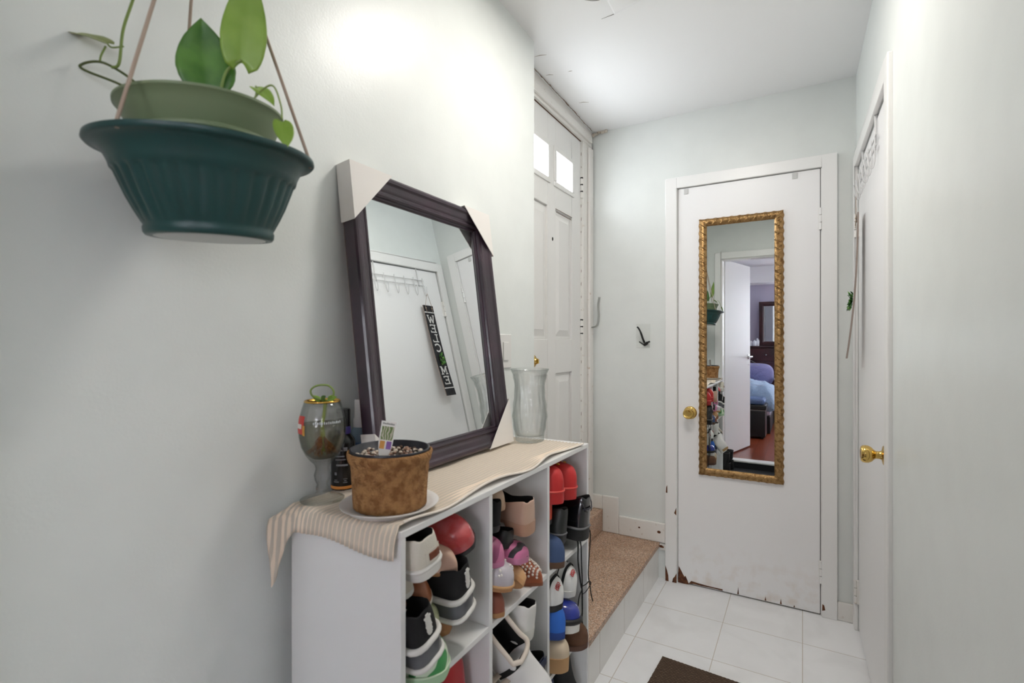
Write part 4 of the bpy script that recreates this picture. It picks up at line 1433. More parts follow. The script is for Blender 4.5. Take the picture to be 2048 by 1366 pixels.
r, S = simple('glossy red and pink patent shoe at the top of the left cube', (-0.594, 0.868, RZ[0] + .200), (30, 1, 2), REDP, LIN_B, RUBB, L=.25, W=.092, H=.055, th=.052, op=.62, out='toe', sh=.012, st=.010)

# ---- first column, second cube (only the tops show): shoes stored on end
r, S = simple('round red shoe stored on end in the cube under the black sneakers', (-0.690, 0.870, RZ[1] + .002), (0, 86, 0), M('red_leather', (176, 24, 34), .3, coat=.3), LIN_B, RUBB, L=.262, W=.092, H=.07, th=.055, op=.45, out='heel', sh=.012, st=.012)
r, S = simple('black and pink shoe stored on end beside the round red shoe', (-0.680, 0.765, RZ[1] + .002), (0, 86, 0), M('black_knit', (20, 20, 26), .6), M('pink_lining', (220, 176, 188), .8), M('pink_sole', (214, 170, 186), .6), L=.262, W=.092, H=.07, th=.055, op=.45, out='heel', sh=.012, st=.012)

# ---- middle column, top cube
BEIG = M('beige_patent', (202, 172, 146), .25, coat=.4)
r, S = simple('beige patent shoe lying uppermost in the middle cube', (-0.628, 1.048, RZ[0] + .222), (8, 0, 6), BEIG, LIN_T, M('beige_sole', (186, 154, 126), .5), L=.225, W=.080, H=.040, th=.046, op=.45, out='toe', sh=.010, st=.010)
S.band(.66, .012, 0, .0022).build('strap', M('beige_edge', (120, 96, 76), .5), r, smooth=True)
S = Shoe(L=.235, W=.086, H=.062, th=.05, op=.55, out='heel', toe='point', sh=.030, st=.010)
r = shoe_root('glossy beige heeled pump facing heel outward in the middle cube', (-0.586, 1.108, RZ[0] + .150), (6, 4, -8))
S.upper().build('upper', [M('pink_beige_patent', (208, 172, 150), .18, coat=.7), LIN_B], r, smooth=True, sub=1)
S.sole(1.0, bottom=lambda q: max(0.0, S.z0(q) - .008) if q > .27 else 0.0).build('sole', M('pump_heel', (190, 148, 122), .3), r, auto=45)
r, S = simple('black suede shoe at the left of the middle top cube', (-0.612, 0.988, RZ[0] + .190), (-6, 3, 4), M('black_suede', (14, 14, 15), .95), LIN_B, RUBB, L=.23, W=.07, H=.062, th=.045, op=.5, out='heel', sh=.012, st=.010)
r, S = simple('flat black shoe below the beige pump', (-0.618, 1.055, RZ[0] + .128), (-8, 3, 0), M('black_leather_flat', (16, 16, 18), .4), LIN_B, RUBB, L=.23, W=.084, H=.034, th=.032, op=.55, out='heel', sh=.010, st=.008)
PINK = zebra_mat('pink_black_zebra', (212, 120, 164), (28, 22, 30), 10, 7, .50, .56)
PINKP = zebra_mat('pink_soft_stripe', (206, 122, 158), (150, 78, 112), 10, 7, .5, .62)
r, S = simple('pink slipper with soft dark veins, left one of the pink pair', (-0.596, 0.990, RZ[0] + .115), (6, 2, 4), PINKP, LIN_B, M('pink_rubber', (206, 130, 166), .6), L=.24, W=.070, H=.050, th=.048, op=.4, out='toe', sh=.012, st=.012)
r, S = simple('pink and black zebra slipper, right one of the pink pair', (-0.592, 1.080, RZ[0] + .086), (-14, 2, 4), PINK, LIN_B, M('pink_rubber_sole', (206, 130, 166), .6), L=.24, W=.098, H=.040, th=.036, op=.4, toe='square', out='toe', sh=.012, st=.012)
r, S = simple('silvery grey flat with clear gems on its toe', (-0.578, 0.995, RZ[0] + .058), (-4, 8, 2), M('silver_grey_satin', (196, 190, 196), .35), LIN_T, TANS, L=.24, W=.080, H=.046, th=.046, op=.5, out='toe', sh=.010, st=.010)
sd = MB()
rd = random.Random(4)
for k in range(26):
    q = .68 + .27 * rd.random()
    a = PI * (.15 + .7 * rd.random())
    c, sn = math.cos(a), math.sin(a)
    sd.ball((S.X(q), -S.w(q) * .97 * math.copysign(abs(c) ** .62, c), S.z0(q) + S.top(q) * sn ** .78), .0032, 7)
sd.build('gems', M('clear_gems', (240, 236, 230), .08), r, smooth=True)
S.ring(.002, .003, 1.02).build('tan_edge', M('tan_edge', (206, 160, 110), .5), r, smooth=True)
r, S = simple('tan flat standing on edge beside the silvery gem flat', (-0.585, 1.062, RZ[0] + .040), (-52, 4, 3), M('light_tan_leather', (214, 166, 118), .45), LIN_T, M('light_tan_sole', (206, 156, 108), .6), L=.24, W=.074, H=.034, th=.034, op=.6, out='toe', sh=.008, st=.008)
r, S = simple('brown flat covered with white pearl beads on its toe', (-0.580, 1.158, RZ[0] + .002), (6, 0, -6), M('chestnut_leather', (158, 86, 54), .4), LIN_T, M('chestnut_sole', (134, 76, 48), .6), L=.24, W=.086, H=.036, th=.040, op=.6, toe='point', out='toe', sh=.008, st=.008)
sd = MB()
for i in range(9):
    for j in range(7):
        q = .66 + .30 * i / 8
        a = PI * (.14 + .72 * (j + .5 * (i % 2)) / 7)
        c, sn = math.cos(a), math.sin(a)
        sd.ball((S.X(q), -S.w(q) * .98 * math.copysign(abs(c) ** .62, c), S.z0(q) + S.top(q) * 1.03 * sn ** .78), .0036, 7)
sd.build('pearls', M('pearl_white', (238, 228, 218), .2), r, smooth=True)
r, S = simple('reddish brown shoe on the shelf board under the silvery flat', (-0.592, 0.985, RZ[0] + .001), (0, 0, 2), M('reddish_brown_leather', (146, 84, 66), .45), LIN_T, TANS, L=.24, W=.062, H=.046, th=.046, op=.5, out='toe', sh=.010, st=.010)

# ---- middle column, second cube
r, S = simple('white leather sneaker with black lining, heel outward in the middle cube', (-0.582, 1.085, RZ[1] + .186), (-4, 6, -8), M('white_leather', (232, 230, 226), .4), LIN_B, RUBW, L=.25, W=.098, H=.066, th=.045, op=.5, out='heel', sh=.028, st=.022)
r, S = simple('plain white sneaker underneath the white leather sneaker', (-0.640, 1.150, RZ[1] + .112), (0, 0, -4), M('plain_white_leather', (224, 222, 220), .45), LIN_W, RUBW, L=.24, W=.094, H=.058, th=.045, op=.5, out='heel', sh=.022, st=.02)
S = Shoe(L=.26, W=.096, H=.10, th=.06, op=.5, out='toe', sh=.022, st=.018, side=.085)
r = shoe_root('white sneaker with black collar and gum toe tipped steeply toe down', (-0.552, 1.092, RZ[1] + .036), (34, 44, 22))
S.upper().build('upper', [M('white_knit', (234, 232, 230), .7), LIN_B], r, smooth=True, sub=1)
S.sole().build('sole', RUBW, r, auto=45)
S.band(.965, .055, 0, .003).build('gum_toe_cap', M('ribbed_gum', (190, 154, 106), .6, bump=(300, .6, .003)), r, smooth=True)
S.band(.485, .05, 0, .004, None, .02).build('black_collar', SUEB, r, smooth=True)
col_ = MB()
qs = [.03, .06, .12, .2, .28, .36, .44]
col_.tube(curve_pts([(S.X(q), -S.w(q) * .86, S.z0(q) + S.top(q)) for q in reversed(qs)] + [(S.X(.012), 0, S.z0(0) + S.H)] + [(S.X(q), S.w(q) * .86, S.z0(q) + S.top(q)) for q in qs] + [(S.X(.48), S.w(.48) * .4, S.z0(.48) + S.top(.48) + .004), (S.X(.49), -S.w(.48) * .4, S.z0(.48) + S.top(.48) + .004)], 3), .006, 8, closed=True)
col_.build('padded_collar', M('cream_padding', (222, 210, 196), .8), r, smooth=True)
S = Shoe(L=.24, W=.08, H=.03, th=.034, op=.5, out='toe', sh=.016, st=.014)
r = shoe_root('cream strappy sandal lying over the white trainer in the middle cube', (-0.572, 0.988, RZ[1] + .086), (0, 2, 0), cat='sandal', name='sandal')
S.sole().build('sole', M('cream_footbed', (214, 196, 172), .7), r, auto=45)
for q, wd in ((.9, .05), (.8, .06), (.68, .05), (.55, .045)):
    S.band(q, wd, 0, .004).build('strap', M('cream_straps', (222, 206, 188), .5) if 'cream_straps' not in bpy.data.materials else bpy.data.materials['cream_straps'], r, smooth=True, solid=.002)
r, S = simple('white lace-up trainer at the lower left of the middle cube', (-0.585, 0.990, RZ[1] + .002), (0, 4, 2), M('white_mesh', (230, 230, 230), .7), LIN_W, RUBW, L=.25, W=.072, H=.06, th=.05, op=.42, out='toe', sh=.02, st=.018)
for q in (.5, .56, .62, .68):
    S.band(q, .018, 0, .0035, None, .18).build('lace', LIN_W, r, smooth=True, solid=.0015)
r, S = simple('navy blue shoe standing heel outward on the middle shelf board', (-0.582, 1.160, RZ[1] + .001), (0, 0, -1), M('navy_leather', (30, 36, 58), .4), LIN_B, M('navy_sole', (24, 28, 44), .5), L=.25, W=.100, H=.088, th=.05, op=.5, out='heel', sh=.022, st=.018)
S.on_heel(-.02, .02, .06, .078, 0, None, .003).build('heel_tab', M('navy_tab', (44, 52, 78), .6), r, solid=.002)

# ---- right column, top cube
REDS = M('red_rubber_leather', (196, 42, 42), .45)
for lab, p, rot in (('red chunky shoe with yellow stitching, left of the red pair', (-0.584, 1.292, RZ[0] + .176), (-3, 0, -2)), ('red chunky shoe with yellow stitching, right of the red pair', (-0.588, 1.394, RZ[0] + .160), (-3, 1, -2))):
    S = Shoe(L=.24, W=.092, H=.068, th=.068, op=.42, out='toe', sh=.032, st=.032, side=.064)
    r = shoe_root(lab, p, rot, 'red chunky shoes')
    S.upper(.95).build('upper', [REDS, M('red_lining', (120, 24, 26), .8) if 'red_lining' not in bpy.data.materials else bpy.data.materials['red_lining']], r, smooth=True, sub=1)
    S.sole(1.04).build('sole', REDS, r, auto=45)
    S.ring(.002, .0030, 1.02).build('welt', M('red_welt', (214, 74, 66), .4) if 'red_welt' not in bpy.data.materials else bpy.data.materials['red_welt'], r, smooth=True)
    S.band(.70, .012, 0, .0030, None, .0).build('seam', bpy.data.materials['red_welt'], r, smooth=True)
    eb = MB()
    for q, a in ((.78, .40), (.71, .42), (.78, .62), (.71, .62)):
        c, sn = math.cos(PI * a), math.sin(PI * a)
        eb.ball((S.X(q), -S.w(q) * .97 * math.copysign(abs(c) ** .62, c), S.z0(q) + S.top(q) * sn ** .78 + .001), .0042, 8, 0, (1.5, .8, .8))
    eb.build('yellow_stitching', M('yellow_thread', (222, 170, 70), .6) if 'yellow_thread' not in bpy.data.materials else bpy.data.materials['yellow_thread'], r, smooth=True)
BLKP = M('black_patent', (17, 17, 21), .2, coat=.8)
S = Shoe(L=.26, W=.102, H=.098, th=.055, op=.5, out='heel', sh=.036, st=.03)
r = boot = shoe_root('black patent lace-up platform shoe with long laces hanging down', (-0.572, 1.440, RZ[0] + .026), (-4, 2, -4))
S.upper(.94).build('upper', [BLKP, LIN_B], r, smooth=True, sub=1)
S.sole(1.05).build('sole', RUBB, r, auto=45)
S.ring(.001, .0035, 1.04).build('grey_welt', M('grey_welt', (112, 112, 114), .5), r, smooth=True)
S.on_heel(-.030, .030, .058, .062, 0, None, .004).build('seam', M('black_seam', (48, 48, 58), .3), r, solid=.003)
for sgn in (-1, 1):
    MB().tube([(S.X(q) + .003, sgn * S.w(q) * .96, S.z0(q) + z) for q, z in ((.0, .05), (.012, .06), (.03, .072), (.06, .085))], .0018, 6).build('piping', bpy.data.materials['black_seam'], r, smooth=True)
bpy.context.view_layer.update()
for pts, rr in (([(-0.60, 1.415, 0.660), (-0.588, 1.412, 0.640), (-0.590, 1.418, 0.58), (-0.588, 1.437, 0.50), (-0.592, 1.455, 0.48), (-0.590, 1.452, 0.42), (-0.594, 1.462, 0.37), (-0.590, 1.490, 0.335)], .0032),
               ([(-0.60, 1.425, 0.660), (-0.586, 1.428, 0.635), (-0.588, 1.440, 0.57), (-0.590, 1.450, 0.49), (-0.588, 1.420, 0.47), (-0.592, 1.412, 0.40), (-0.594, 1.425, 0.37)], .0032),
               ([(-0.60, 1.505, 0.662), (-0.586, 1.508, 0.640), (-0.587, 1.500, 0.56), (-0.588, 1.497, 0.51), (-0.586, 1.505, 0.475), (-0.585, 1.514, 0.44), (-0.584, 1.526, 0.415)], .0030),
               ([(-0.588, 1.437, 0.497), (-0.585, 1.47, 0.492), (-0.587, 1.500, 0.488), (-0.584, 1.508, 0.478), (-0.586, 1.47, 0.468), (-0.588, 1.445, 0.470)], .0020)):
    world_child(MB().tube(curve_pts(pts, 8), rr, 7, flat=.55).build('lace', SUEB, None, smooth=True), boot)
r, S = simple('black leather shoe to the left of the black patent platform shoe', (-0.594, 1.322, RZ[0] + .050), (-8, 2, -2), M('black_soft_leather', (26, 28, 27), .45), LIN_B, RUBB, L=.25, W=.080, H=.076, th=.05, op=.5, out='heel', sh=.026, st=.02)
S.ring(.001, .0025, 1.03).build('welt', bpy.data.materials['grey_welt'], r, smooth=True)
r, S = simple('denim blue shoe with brown sole at the left of the right cube', (-0.576, 1.284, RZ[0] + .001), (0, 2, 2), M('denim_blue', (64, 84, 122), .8), LIN_B, M('brown_rubber_sole', (96, 68, 50), .6), L=.25, W=.074, H=.06, th=.064, op=.45, out='toe', sh=.018, st=.016)
r, S = simple('orange red shoe sliver beside the middle divider', (-0.612, 1.272, RZ[0] + .118), (0, 2, 0), M('orange_red', (200, 66, 40), .5), LIN_B, RUBB, L=.24, W=.056, H=.055, th=.045, op=.5, out='heel', sh=.012, st=.012)

# ---- right column, second cube
for lab, p, rot, n in (('white sneaker with black trim and red mark, left of the white pair', (-0.588, 1.296, RZ[1] + .168), (4, 6, 2), 0), ('white sneaker with black trim and red mark, right of the white pair', (-0.592, 1.398, RZ[1] + .158), (-4, 7, 2), 1)):
    S = Shoe(L=.25, W=.098, H=.060, th=.066, op=.42, out='toe', sh=.020, st=.018, side=.056)
    r = shoe_root(lab, p, rot, 'white sneakers with red marks')
    S.upper().build('upper', [M('white_sneaker_leather', (232, 231, 228), .4) if 'white_sneaker_leather' not in bpy.data.materials else bpy.data.materials['white_sneaker_leather'], LIN_B], r, smooth=True, sub=1)
    S.sole().build('sole', RUBW if n else RUBB, r, auto=45)
    bb_ = MB()
    S.band(.875, .030, 0, .0028, bb_, .0)
    S.band(.80, .012, 0, .0028, bb_, .0)
    bb_.build('black_stripe', SUEB, r, smooth=True)
    mk = MB()
    for i in range(5):
        a0 = PI * (.30 + .045 * i)
        pts = []
        for k in range(5):
            q = .925 + .018 * k / 2
            a = a0 + .05 * math.sin(k * 2.2 + i)
            c, sn = math.cos(a), math.sin(a)
            pts.append((S.X(q) + .002, -S.w(q) * .99 * math.copysign(abs(c) ** .62, c), S.z0(q) + S.top(q) * sn ** .78 + .0015))
        mk.tube(pts, .0013, 5)
    mk.build('red_mark', M('red_print', (196, 60, 62), .5) if 'red_print' not in bpy.data.materials else bpy.data.materials['red_print'], r, smooth=True)
r, S = simple('shoe with glossy royal blue toe, black band and white sole', (-0.566, 1.366, RZ[1] + .076), (-6, 2, 4), M('royal_blue_patent', (28, 48, 150), .18, coat=.7), LIN_B, RUBW, L=.25, W=.098, H=.055, th=.050, op=.5, out='toe', sh=.028, st=.026)
S.ring(.006, .0085, .985, q0=.6).build('black_band', RUBB, r, smooth=True)
r, S = simple('bright blue cloth shoe next to the middle divider', (-0.576, 1.286, RZ[1] + .092), (-6, 1, 2), M('bright_blue_cloth', (44, 104, 196), .7), LIN_B, M('blue_sole', (30, 66, 140), .6), L=.25, W=.078, H=.07, th=.070, op=.42, out='toe', sh=.02, st=.018)
r, S = simple('brown furry clog with tan footbed on the lower right shelf board', (-0.552, 1.398, RZ[1] + .016), (-4, 2, 6), M('brown_suede', (104, 72, 52), .9, bump=(500, .8, .004)), LIN_T, M('brown_clog_sole', (86, 56, 40), .6), L=.25, W=.104, H=.034, th=.046, op=.62, out='toe', sh=.014, st=.014)
S.band(.62, .10, 0, .006).build('footbed_tongue', M('tan_suede', (206, 166, 138), .8), r, smooth=True)
r, S = simple('cream and tan wedge shoe beside the brown clog', (-0.566, 1.288, RZ[1] + .004), (0, 3, 2), M('cream_leather', (212, 194, 168), .5), LIN_T, M('tan_wedge', (196, 154, 106), .6), L=.25, W=.080, H=.044, th=.044, op=.5, out='toe', sh=.042, st=.040)

# ---- right column, bottom cube: shoes stored on end
r, S = simple('black trainer with red sole and red tab stored on end', (-0.680, 1.435, RZ[2] + .002), (0, 82, 0), M('black_trainer_knit', (26, 26, 28), .7), LIN_B, M('red_trainer_sole', (206, 40, 34), .45), L=.262, W=.100, H=.07, th=.06, op=.45, out='heel', sh=.018, st=.018)
MB().box((-.250, .046, .010), (-.222, .070, .030)).build('red_tab', bpy.data.materials['red_trainer_sole'], r, bevel=.004)
r, S = simple('navy and white trainer stored on end beside the black and red one', (-0.680, 1.315, RZ[2] + .002), (0, 82, 0), M('navy_white_knit', (34, 44, 82), .7), LIN_W, RUBW, L=.262, W=.092, H=.07, th=.06, op=.45, out='heel', sh=.018, st=.018)

# ================================================================== hook rack and WELCOME sign on the side door
DR = Matrix.Rotation(0.0126, 4, 'Z')


def on_door3(x, y, z):
    """x out of the door face (into the hall), y along the wall from the far corner, z up"""
    q = DR @ Vector((0.003 - x, y, z))
    return (q.x + 0.206, q.y + YB, z)


hr = empty('hook_rack', 'white wire over-the-door rack of six hooks on the side door', 'hook rack', on_door3(0, -0.26, 2.002), RROT)
HW_ = M('white_coated_wire', (214, 214, 214), 0.35)
HY = [-0.82 + 0.40 + 0.0 - 0.083 * k for k in range(6)]
for y in (-0.015, -0.375):
    MB().tube([(0.020, y, -0.0), (0.020, y, 0.004), (-0.006, y, 0.004), (-0.006, y, -0.075), (-0.008, y, -0.115)], 0.0024, 8, flat=1.6).build('door_strap', HW_, hr, smooth=True)
for z in (-0.075, -0.110):
    MB().tube([(-0.009, 0.03, z), (-0.009, -0.42, z)], 0.0022, 8).build('rail', HW_, hr, smooth=True)
for k in range(6):
    y = 0.022 - 0.083 * k
    MB().tube(curve_pts([(-0.010, y, -0.060), (-0.010, y, -0.12), (-0.011, y, -0.155), (-0.017, y, -0.178), (-0.025, y, -0.167), (-0.030, y, -0.138), (-0.033, y, -0.120)], 5), 0.0023, 8).build('hook', HW_, hr, smooth=True)

SGY, SGZ = -0.25, 1.760
ws = empty('welcome_sign', 'black hanging WELCOME plank sign with green leaves on the side door', 'sign', on_door3(0.006, SGY, SGZ), (0, 0, 0.0126 - math.radians(5.0)))

ws.scale = (1, 1.06, 1.09)


def bow(z):
    """distance of the board from the door at local height z (0 top, -0.53 bottom)"""
    t_ = -z / 0.53
    return -(0.016 + 0.004 * t_ + 0.034 * t_ ** 2.2)


SWD = 0.096
bd = MB()
th_ = 0.006
n = 24
vs = []
for i in range(n + 1):
    z = -0.53 * i / n
    for y, dx in ((-SWD / 2, 0), (SWD / 2, 0), (SWD / 2, -th_), (-SWD / 2, -th_)):
        vs.append((bow(z) + dx + th_, y, z))
fs = []
for i in range(n):
    for j in range(4):
        fs.append((i * 4 + j, i * 4 + (j + 1) % 4, (i + 1) * 4 + (j + 1) % 4, (i + 1) * 4 + j))
fs += [(0, 1, 2, 3), (n * 4 + 3, n * 4 + 2, n * 4 + 1, n * 4)]
bd.add(vs, fs)
bd.m = [0 if (i < 4 * n and i % 4 in (2,)) else 1 for i in range(len(bd.f))]
bd.build('board', [stripe_mat('black_stained_plank', (34, 34, 40), (26, 26, 31), 'Y', 30, .7, .48, .52, .02, .2), M('raw_board_edge', (150, 136, 128), .8)], ws)
SW_ = M('sign_white_paint', (226, 224, 222), .6)
for zc in (-0.042, -0.487):
    MB().box((bow(zc) - .0012, -SWD / 2, zc - .003), (bow(zc) + .0005, SWD / 2, zc + .003)).build('white_line', SW_, ws)
# slab letters: strokes in a unit box (0..1 wide, 0..1 high), reading from the hall
GL = {
    'W': [((.02, 1), (.27, 0), .13), ((.27, 0), (.5, .72), .13), ((.5, .72), (.73, 0), .13), ((.73, 0), (.98, 1), .13), ((-.08, .96), (.22, .96), .09), ((.78, .96), (1.08, .96), .09), ((.40, .75), (.60, .75), .07)],
    'E': [((.2, 0), (.2, 1), .16), ((.02, .95), (.92, .95), .11), ((.02, .05), (.95, .05), .11), ((.2, .5), (.66, .5), .11), ((.88, .78), (.88, 1), .09), ((.91, 0), (.91, .24), .09), ((.66, .40), (.66, .61), .08)],
    'L': [((.25, 0), (.25, 1), .16), ((.03, .95), (.5, .95), .10), ((.03, .05), (.95, .05), .11), ((.91, 0), (.91, .28), .09)],
    'M': [((.14, 0), (.14, 1), .13), ((.86, 0), (.86, 1), .15), ((.14, .98), (.5, .25), .14), ((.5, .25), (.86, .98), .14), ((-.04, .05), (.34, .05), .10), ((.66, .05), (1.06, .05), .10), ((-.06, .95), (.2, .95), .10), ((.8, .95), (1.06, .95), .10)],
}
GL['C'] = [((.5 + .45 * math.cos(a), .5 + .46 * math.sin(a)), (.5 + .45 * math.cos(b), .5 + .46 * math.sin(b)), .15) for a, b in
           [(math.radians(50 + 26 * k), math.radians(50 + 26 * (k + 1) + 3)) for k in range(10)]] + [((.84, .72), (.84, .96), .08)]
lm = MB()
for chx, zc in (('W', -0.082), ('E', -0.138), ('L', -0.195), ('C', -0.252), ('M', -0.385), ('E', -0.442)):
    for (a, b, wd) in GL[chx]:
        lw, lh = 0.060, 0.047
        # local +y runs toward the far corner; a reader facing the door has +y on the left
        p = Vector((-(a[0] - .5) * lw, (a[1] - .5) * lh))
        q = Vector((-(b[0] - .5) * lw, (b[1] - .5) * lh))
        dd = (q - p).normalized()
        nr = Vector((-dd.y, dd.x)) * wd * lh * .62
        pts = [p - nr, q - nr, q + nr, p + nr]
        base = len(lm.v)
        for lift in (0.0002, -0.0012):
            for c in pts:
                z = zc + c.y
                lm.v.append((bow(z) + lift, c.x, z))
        for f_ in ((0, 1, 2, 3), (7, 6, 5, 4), (0, 4, 5, 1), (1, 5, 6, 2), (2, 6, 7, 3), (3, 7, 4, 0)):
            lm.f.append(tuple(base + i for i in f_))
            lm.m.append(0)
lm.build('lettering', SW_, ws)
for y in (-0.030, 0.030):
    MB().tube([(bow(-.02) - .001, y, -0.018), (-0.020, y, 0.0), (-0.020, 0.012 + (y - .012) * .05, 0.072)], 0.0014, 6).build('cord', CORD, ws, smooth=True)
    kn = MB().ball((bow(-.02) - .003, y, -0.018), 0.005, 8)
    kn.tube([(bow(-.02) - .003, y, -0.018), (bow(-.04) - .006, y * .9, -0.045)], 0.0012, 5)
    kn.build('cord_knot', CORD, ws, smooth=True)
wz = MB()
rd = random.Random(8)
for k in range(34):
    a, rr = rd.random() * 2 * PI, 0.010 + 0.014 * rd.random()
    cy_, cz_ = rr * math.cos(a), -0.318 + 1.25 * rr * math.sin(a)
    L_, W_ = 0.016 + .006 * rd.random(), .012
    ax = Vector((-.5 - .4 * rd.random(), math.cos(a), math.sin(a))).normalized()
    sd = ax.cross(Vector((1, .3, 0))).normalized()
    c0 = Vector((bow(cz_) - 0.004 - .010 * rd.random(), cy_, cz_))
    i0 = len(wz.v)
    for u, ww in ((0, .1), (.3, .5), (.65, .45), (1, .02)):
        for sg in (-1, 0, 1):
            p = c0 + ax * (u - .4) * L_ + sd * sg * ww * W_
            p.x = min(p.x + (-.0015 if sg == 0 else 0), bow(p.z) - .0015)
            wz.v.append(tuple(p))
    for a_ in range(3):
        for b_ in range(2):
            wz.f.append((i0 + a_ * 3 + b_, i0 + a_ * 3 + b_ + 1, i0 + a_ * 3 + b_ + 4, i0 + a_ * 3 + b_ + 3))
            wz.m.append(rd.choice([0, 0, 1, 2]))
wz.build('leaf_wreath', [M('wreath_green', (66, 130, 48), .5), M('wreath_light_green', (122, 168, 74), .5), M('wreath_dark', (30, 74, 34), .5)], ws, smooth=True, solid=.0008)

# ================================================================== boots on a black mat by the bedroom doorway
bm_ = empty('boot_mat', 'black rubber mat on the hall floor in front of the bedroom threshold', 'mat', (-0.30, 0.24, 0.0005))
MB().box((-0.46, -0.20, 0), (0.46, 0.20, 0.022)).build('pad', M('black_boot_mat', (20, 21, 26), .7), bm_, bevel=.004)
MB().box((-0.475, -0.209, 0), (0.475, 0.209, 0.010)).build('rim', M('grey_mat_rim', (112, 122, 138), .6), bm_, bevel=.003)
BT = M('black_boot_leather', (20, 20, 20), .45, bump=(60, .5, .006))
for lab, p, yaw in (('black lace-up ankle boot on the black mat, closest to the doorway trim', (-0.572, 0.130, 0.0228), 12), ('black lace-up ankle boot on the black mat, next to the left wall', (-0.590, 0.250, 0.0228), 14)):
    S = Shoe(L=.235, W=.088, H=.07, th=.055, op=.42, out='heel', sh=.022, st=.018)
    r = shoe_root(lab, p, (0, 0, yaw), 'black ankle boots', 'boot', 'ankle_boot')
    S.upper().build('upper', [BT, LIN_B], r, smooth=True, sub=1)
    S.sole().build('sole', RUBB, r, auto=45)
    sp_ = MB()
    prf = [(.055, .044, .030), (.075, .044, .034), (.105, .042, .040), (.14, .041, .043), (.17, .043, .046), (.182, .045, .048)]
    vs = []
    for z, a, b in prf + [(z - .004, a - .004, b - .004) for z, a, b in reversed(prf)]:
        for j in range(20):
            an = 2 * PI * j / 20
            vs.append((-.048 - .006 * (z < .08) + b * math.cos(an) * (1.0 + .1 * (math.cos(an) < 0)), a * .88 * math.sin(an), z + .008 * (math.cos(an) < -.6) * (z > .16)))
    k_ = len(prf) * 2
    sp_.add(vs, [(i * 20 + j, i * 20 + (j + 1) % 20, (i + 1) * 20 + (j + 1) % 20, (i + 1) * 20 + j) for i in range(k_ - 1) for j in range(20)])
    sp_.build('shaft', BT, r, smooth=True)
    lc = MB()
    for i in range(6):
        z = .075 + .018 * i
        x = -.096 - .012 * (5 - i) * .35
        lc.tube(curve_pts([(x + .012, -.018, z), (x - .002, 0, z + .006), (x + .012, .018, z + .012)], 4), .0024, 6)
    lc.tube(curve_pts([(-.095, .0, .172), (-.115, .012, .178), (-.125, .018, .155), (-.112, .012, .135)], 5), .0018, 6)
    lc.build('lace', SUEB, r, smooth=True)

# ================================================================== bedroom furniture (seen in the closet-door mirror)
FZ = 0.0905
CHER = M('dark_cherry_wood', (62, 22, 26), .3, var=(6, (44, 14, 20), .4, .6), coat=.3)
ds = empty('dresser', 'tall dark cherry chest of drawers against the far bedroom wall', 'dresser', (-0.72, -3.43, FZ))
MB().box((-0.50, -0.24, 0.0), (0.50, 0.20, 1.06)).build('carcass', CHER, ds, bevel=.006)
MB().box((-0.52, -0.25, 1.06), (0.52, 0.22, 1.09)).build('top', CHER, ds, bevel=.008)
for i in range(5):
    for x0, x1 in ((-0.47, -0.01), (0.01, 0.47)):
        z0 = 0.06 + 0.2 * i
        dr = MB().box((x0, 0.20, z0), (x1, 0.216, z0 + 0.185)).build('drawer', CHER, ds, bevel=.004)
        MB().ball(((x0 + x1) / 2, 0.226, z0 + .095), .014, 10).build('knob', STEEL, dr, smooth=True)
dmr = empty('dresser_mirror', 'dark cherry framed mirror standing on the tall chest', 'mirror', (-0.60, -3.56, FZ + 1.091))
frame(MB(), 0.78, 0.70, [(0, 0), (0, .03), (.008, .036), (.05, .036), (.07, .02), (.07, .004)]).xf(Matrix.Translation((0, 0, 0)) @ Matrix(((1, 0, 0, 0), (0, 0, 1, 0), (0, 1, 0, 0), (0, 0, 0, 1)))).build('frame', CHER, dmr, auto=30)
MB().box((0.06, 0.004, 0.06), (0.72, 0.010, 0.64)).build('mirror_glass', MIRROR, dmr)
MB().box((0.004, -0.008, 0.0), (0.776, 0.003, 0.69)).build('backing_board', CHER, dmr)
for i, (x, y, h_, lab) in enumerate(((-0.700, -3.27, .085, 'small white toiletry jar at the left on the chest'), (-0.645, -3.26, .095, 'white lotion bottle in the middle on the chest'), (-0.605, -3.29, .12, 'taller white pump bottle beside the dresser mirror'))):
    tb = empty('toiletry_bottle', lab, 'bottle', (x, y, FZ + 1.0905), (0, 0, 0), 'toiletries on the chest')
    MB().lathe([(0, 0), (.024, 0), (.026, .003), (.026, h_ * .7), (.018, h_ * .8), (.0, h_ * .8)], 24).build('body', M('toiletry_white', (226, 226, 232), .4) if 'toiletry_white' not in bpy.data.materials else bpy.data.materials['toiletry_white'], tb, auto=40)
    MB().lathe([(.011, h_ * .8), (.012, h_ * .81), (.012, h_ * .97), (0, h_)], 20).build('cap', bpy.data.materials['toiletry_white'], tb, auto=40)
bed = empty('bed', 'low bed with white sides under a pale blue blanket', 'bed', (-0.95, -2.36, FZ))
MB().box((-0.66, -0.80, 0.0), (0.60, 0.66, 0.22)).build('bed_base', M('black_bed_base', (22, 22, 26), .5), bed, bevel=.01)
MB().box((-0.67, -0.80, 0.22), (0.61, 0.67, 0.46)).build('mattress', M('pale_mattress', (206, 206, 226), .8), bed, bevel=.04)


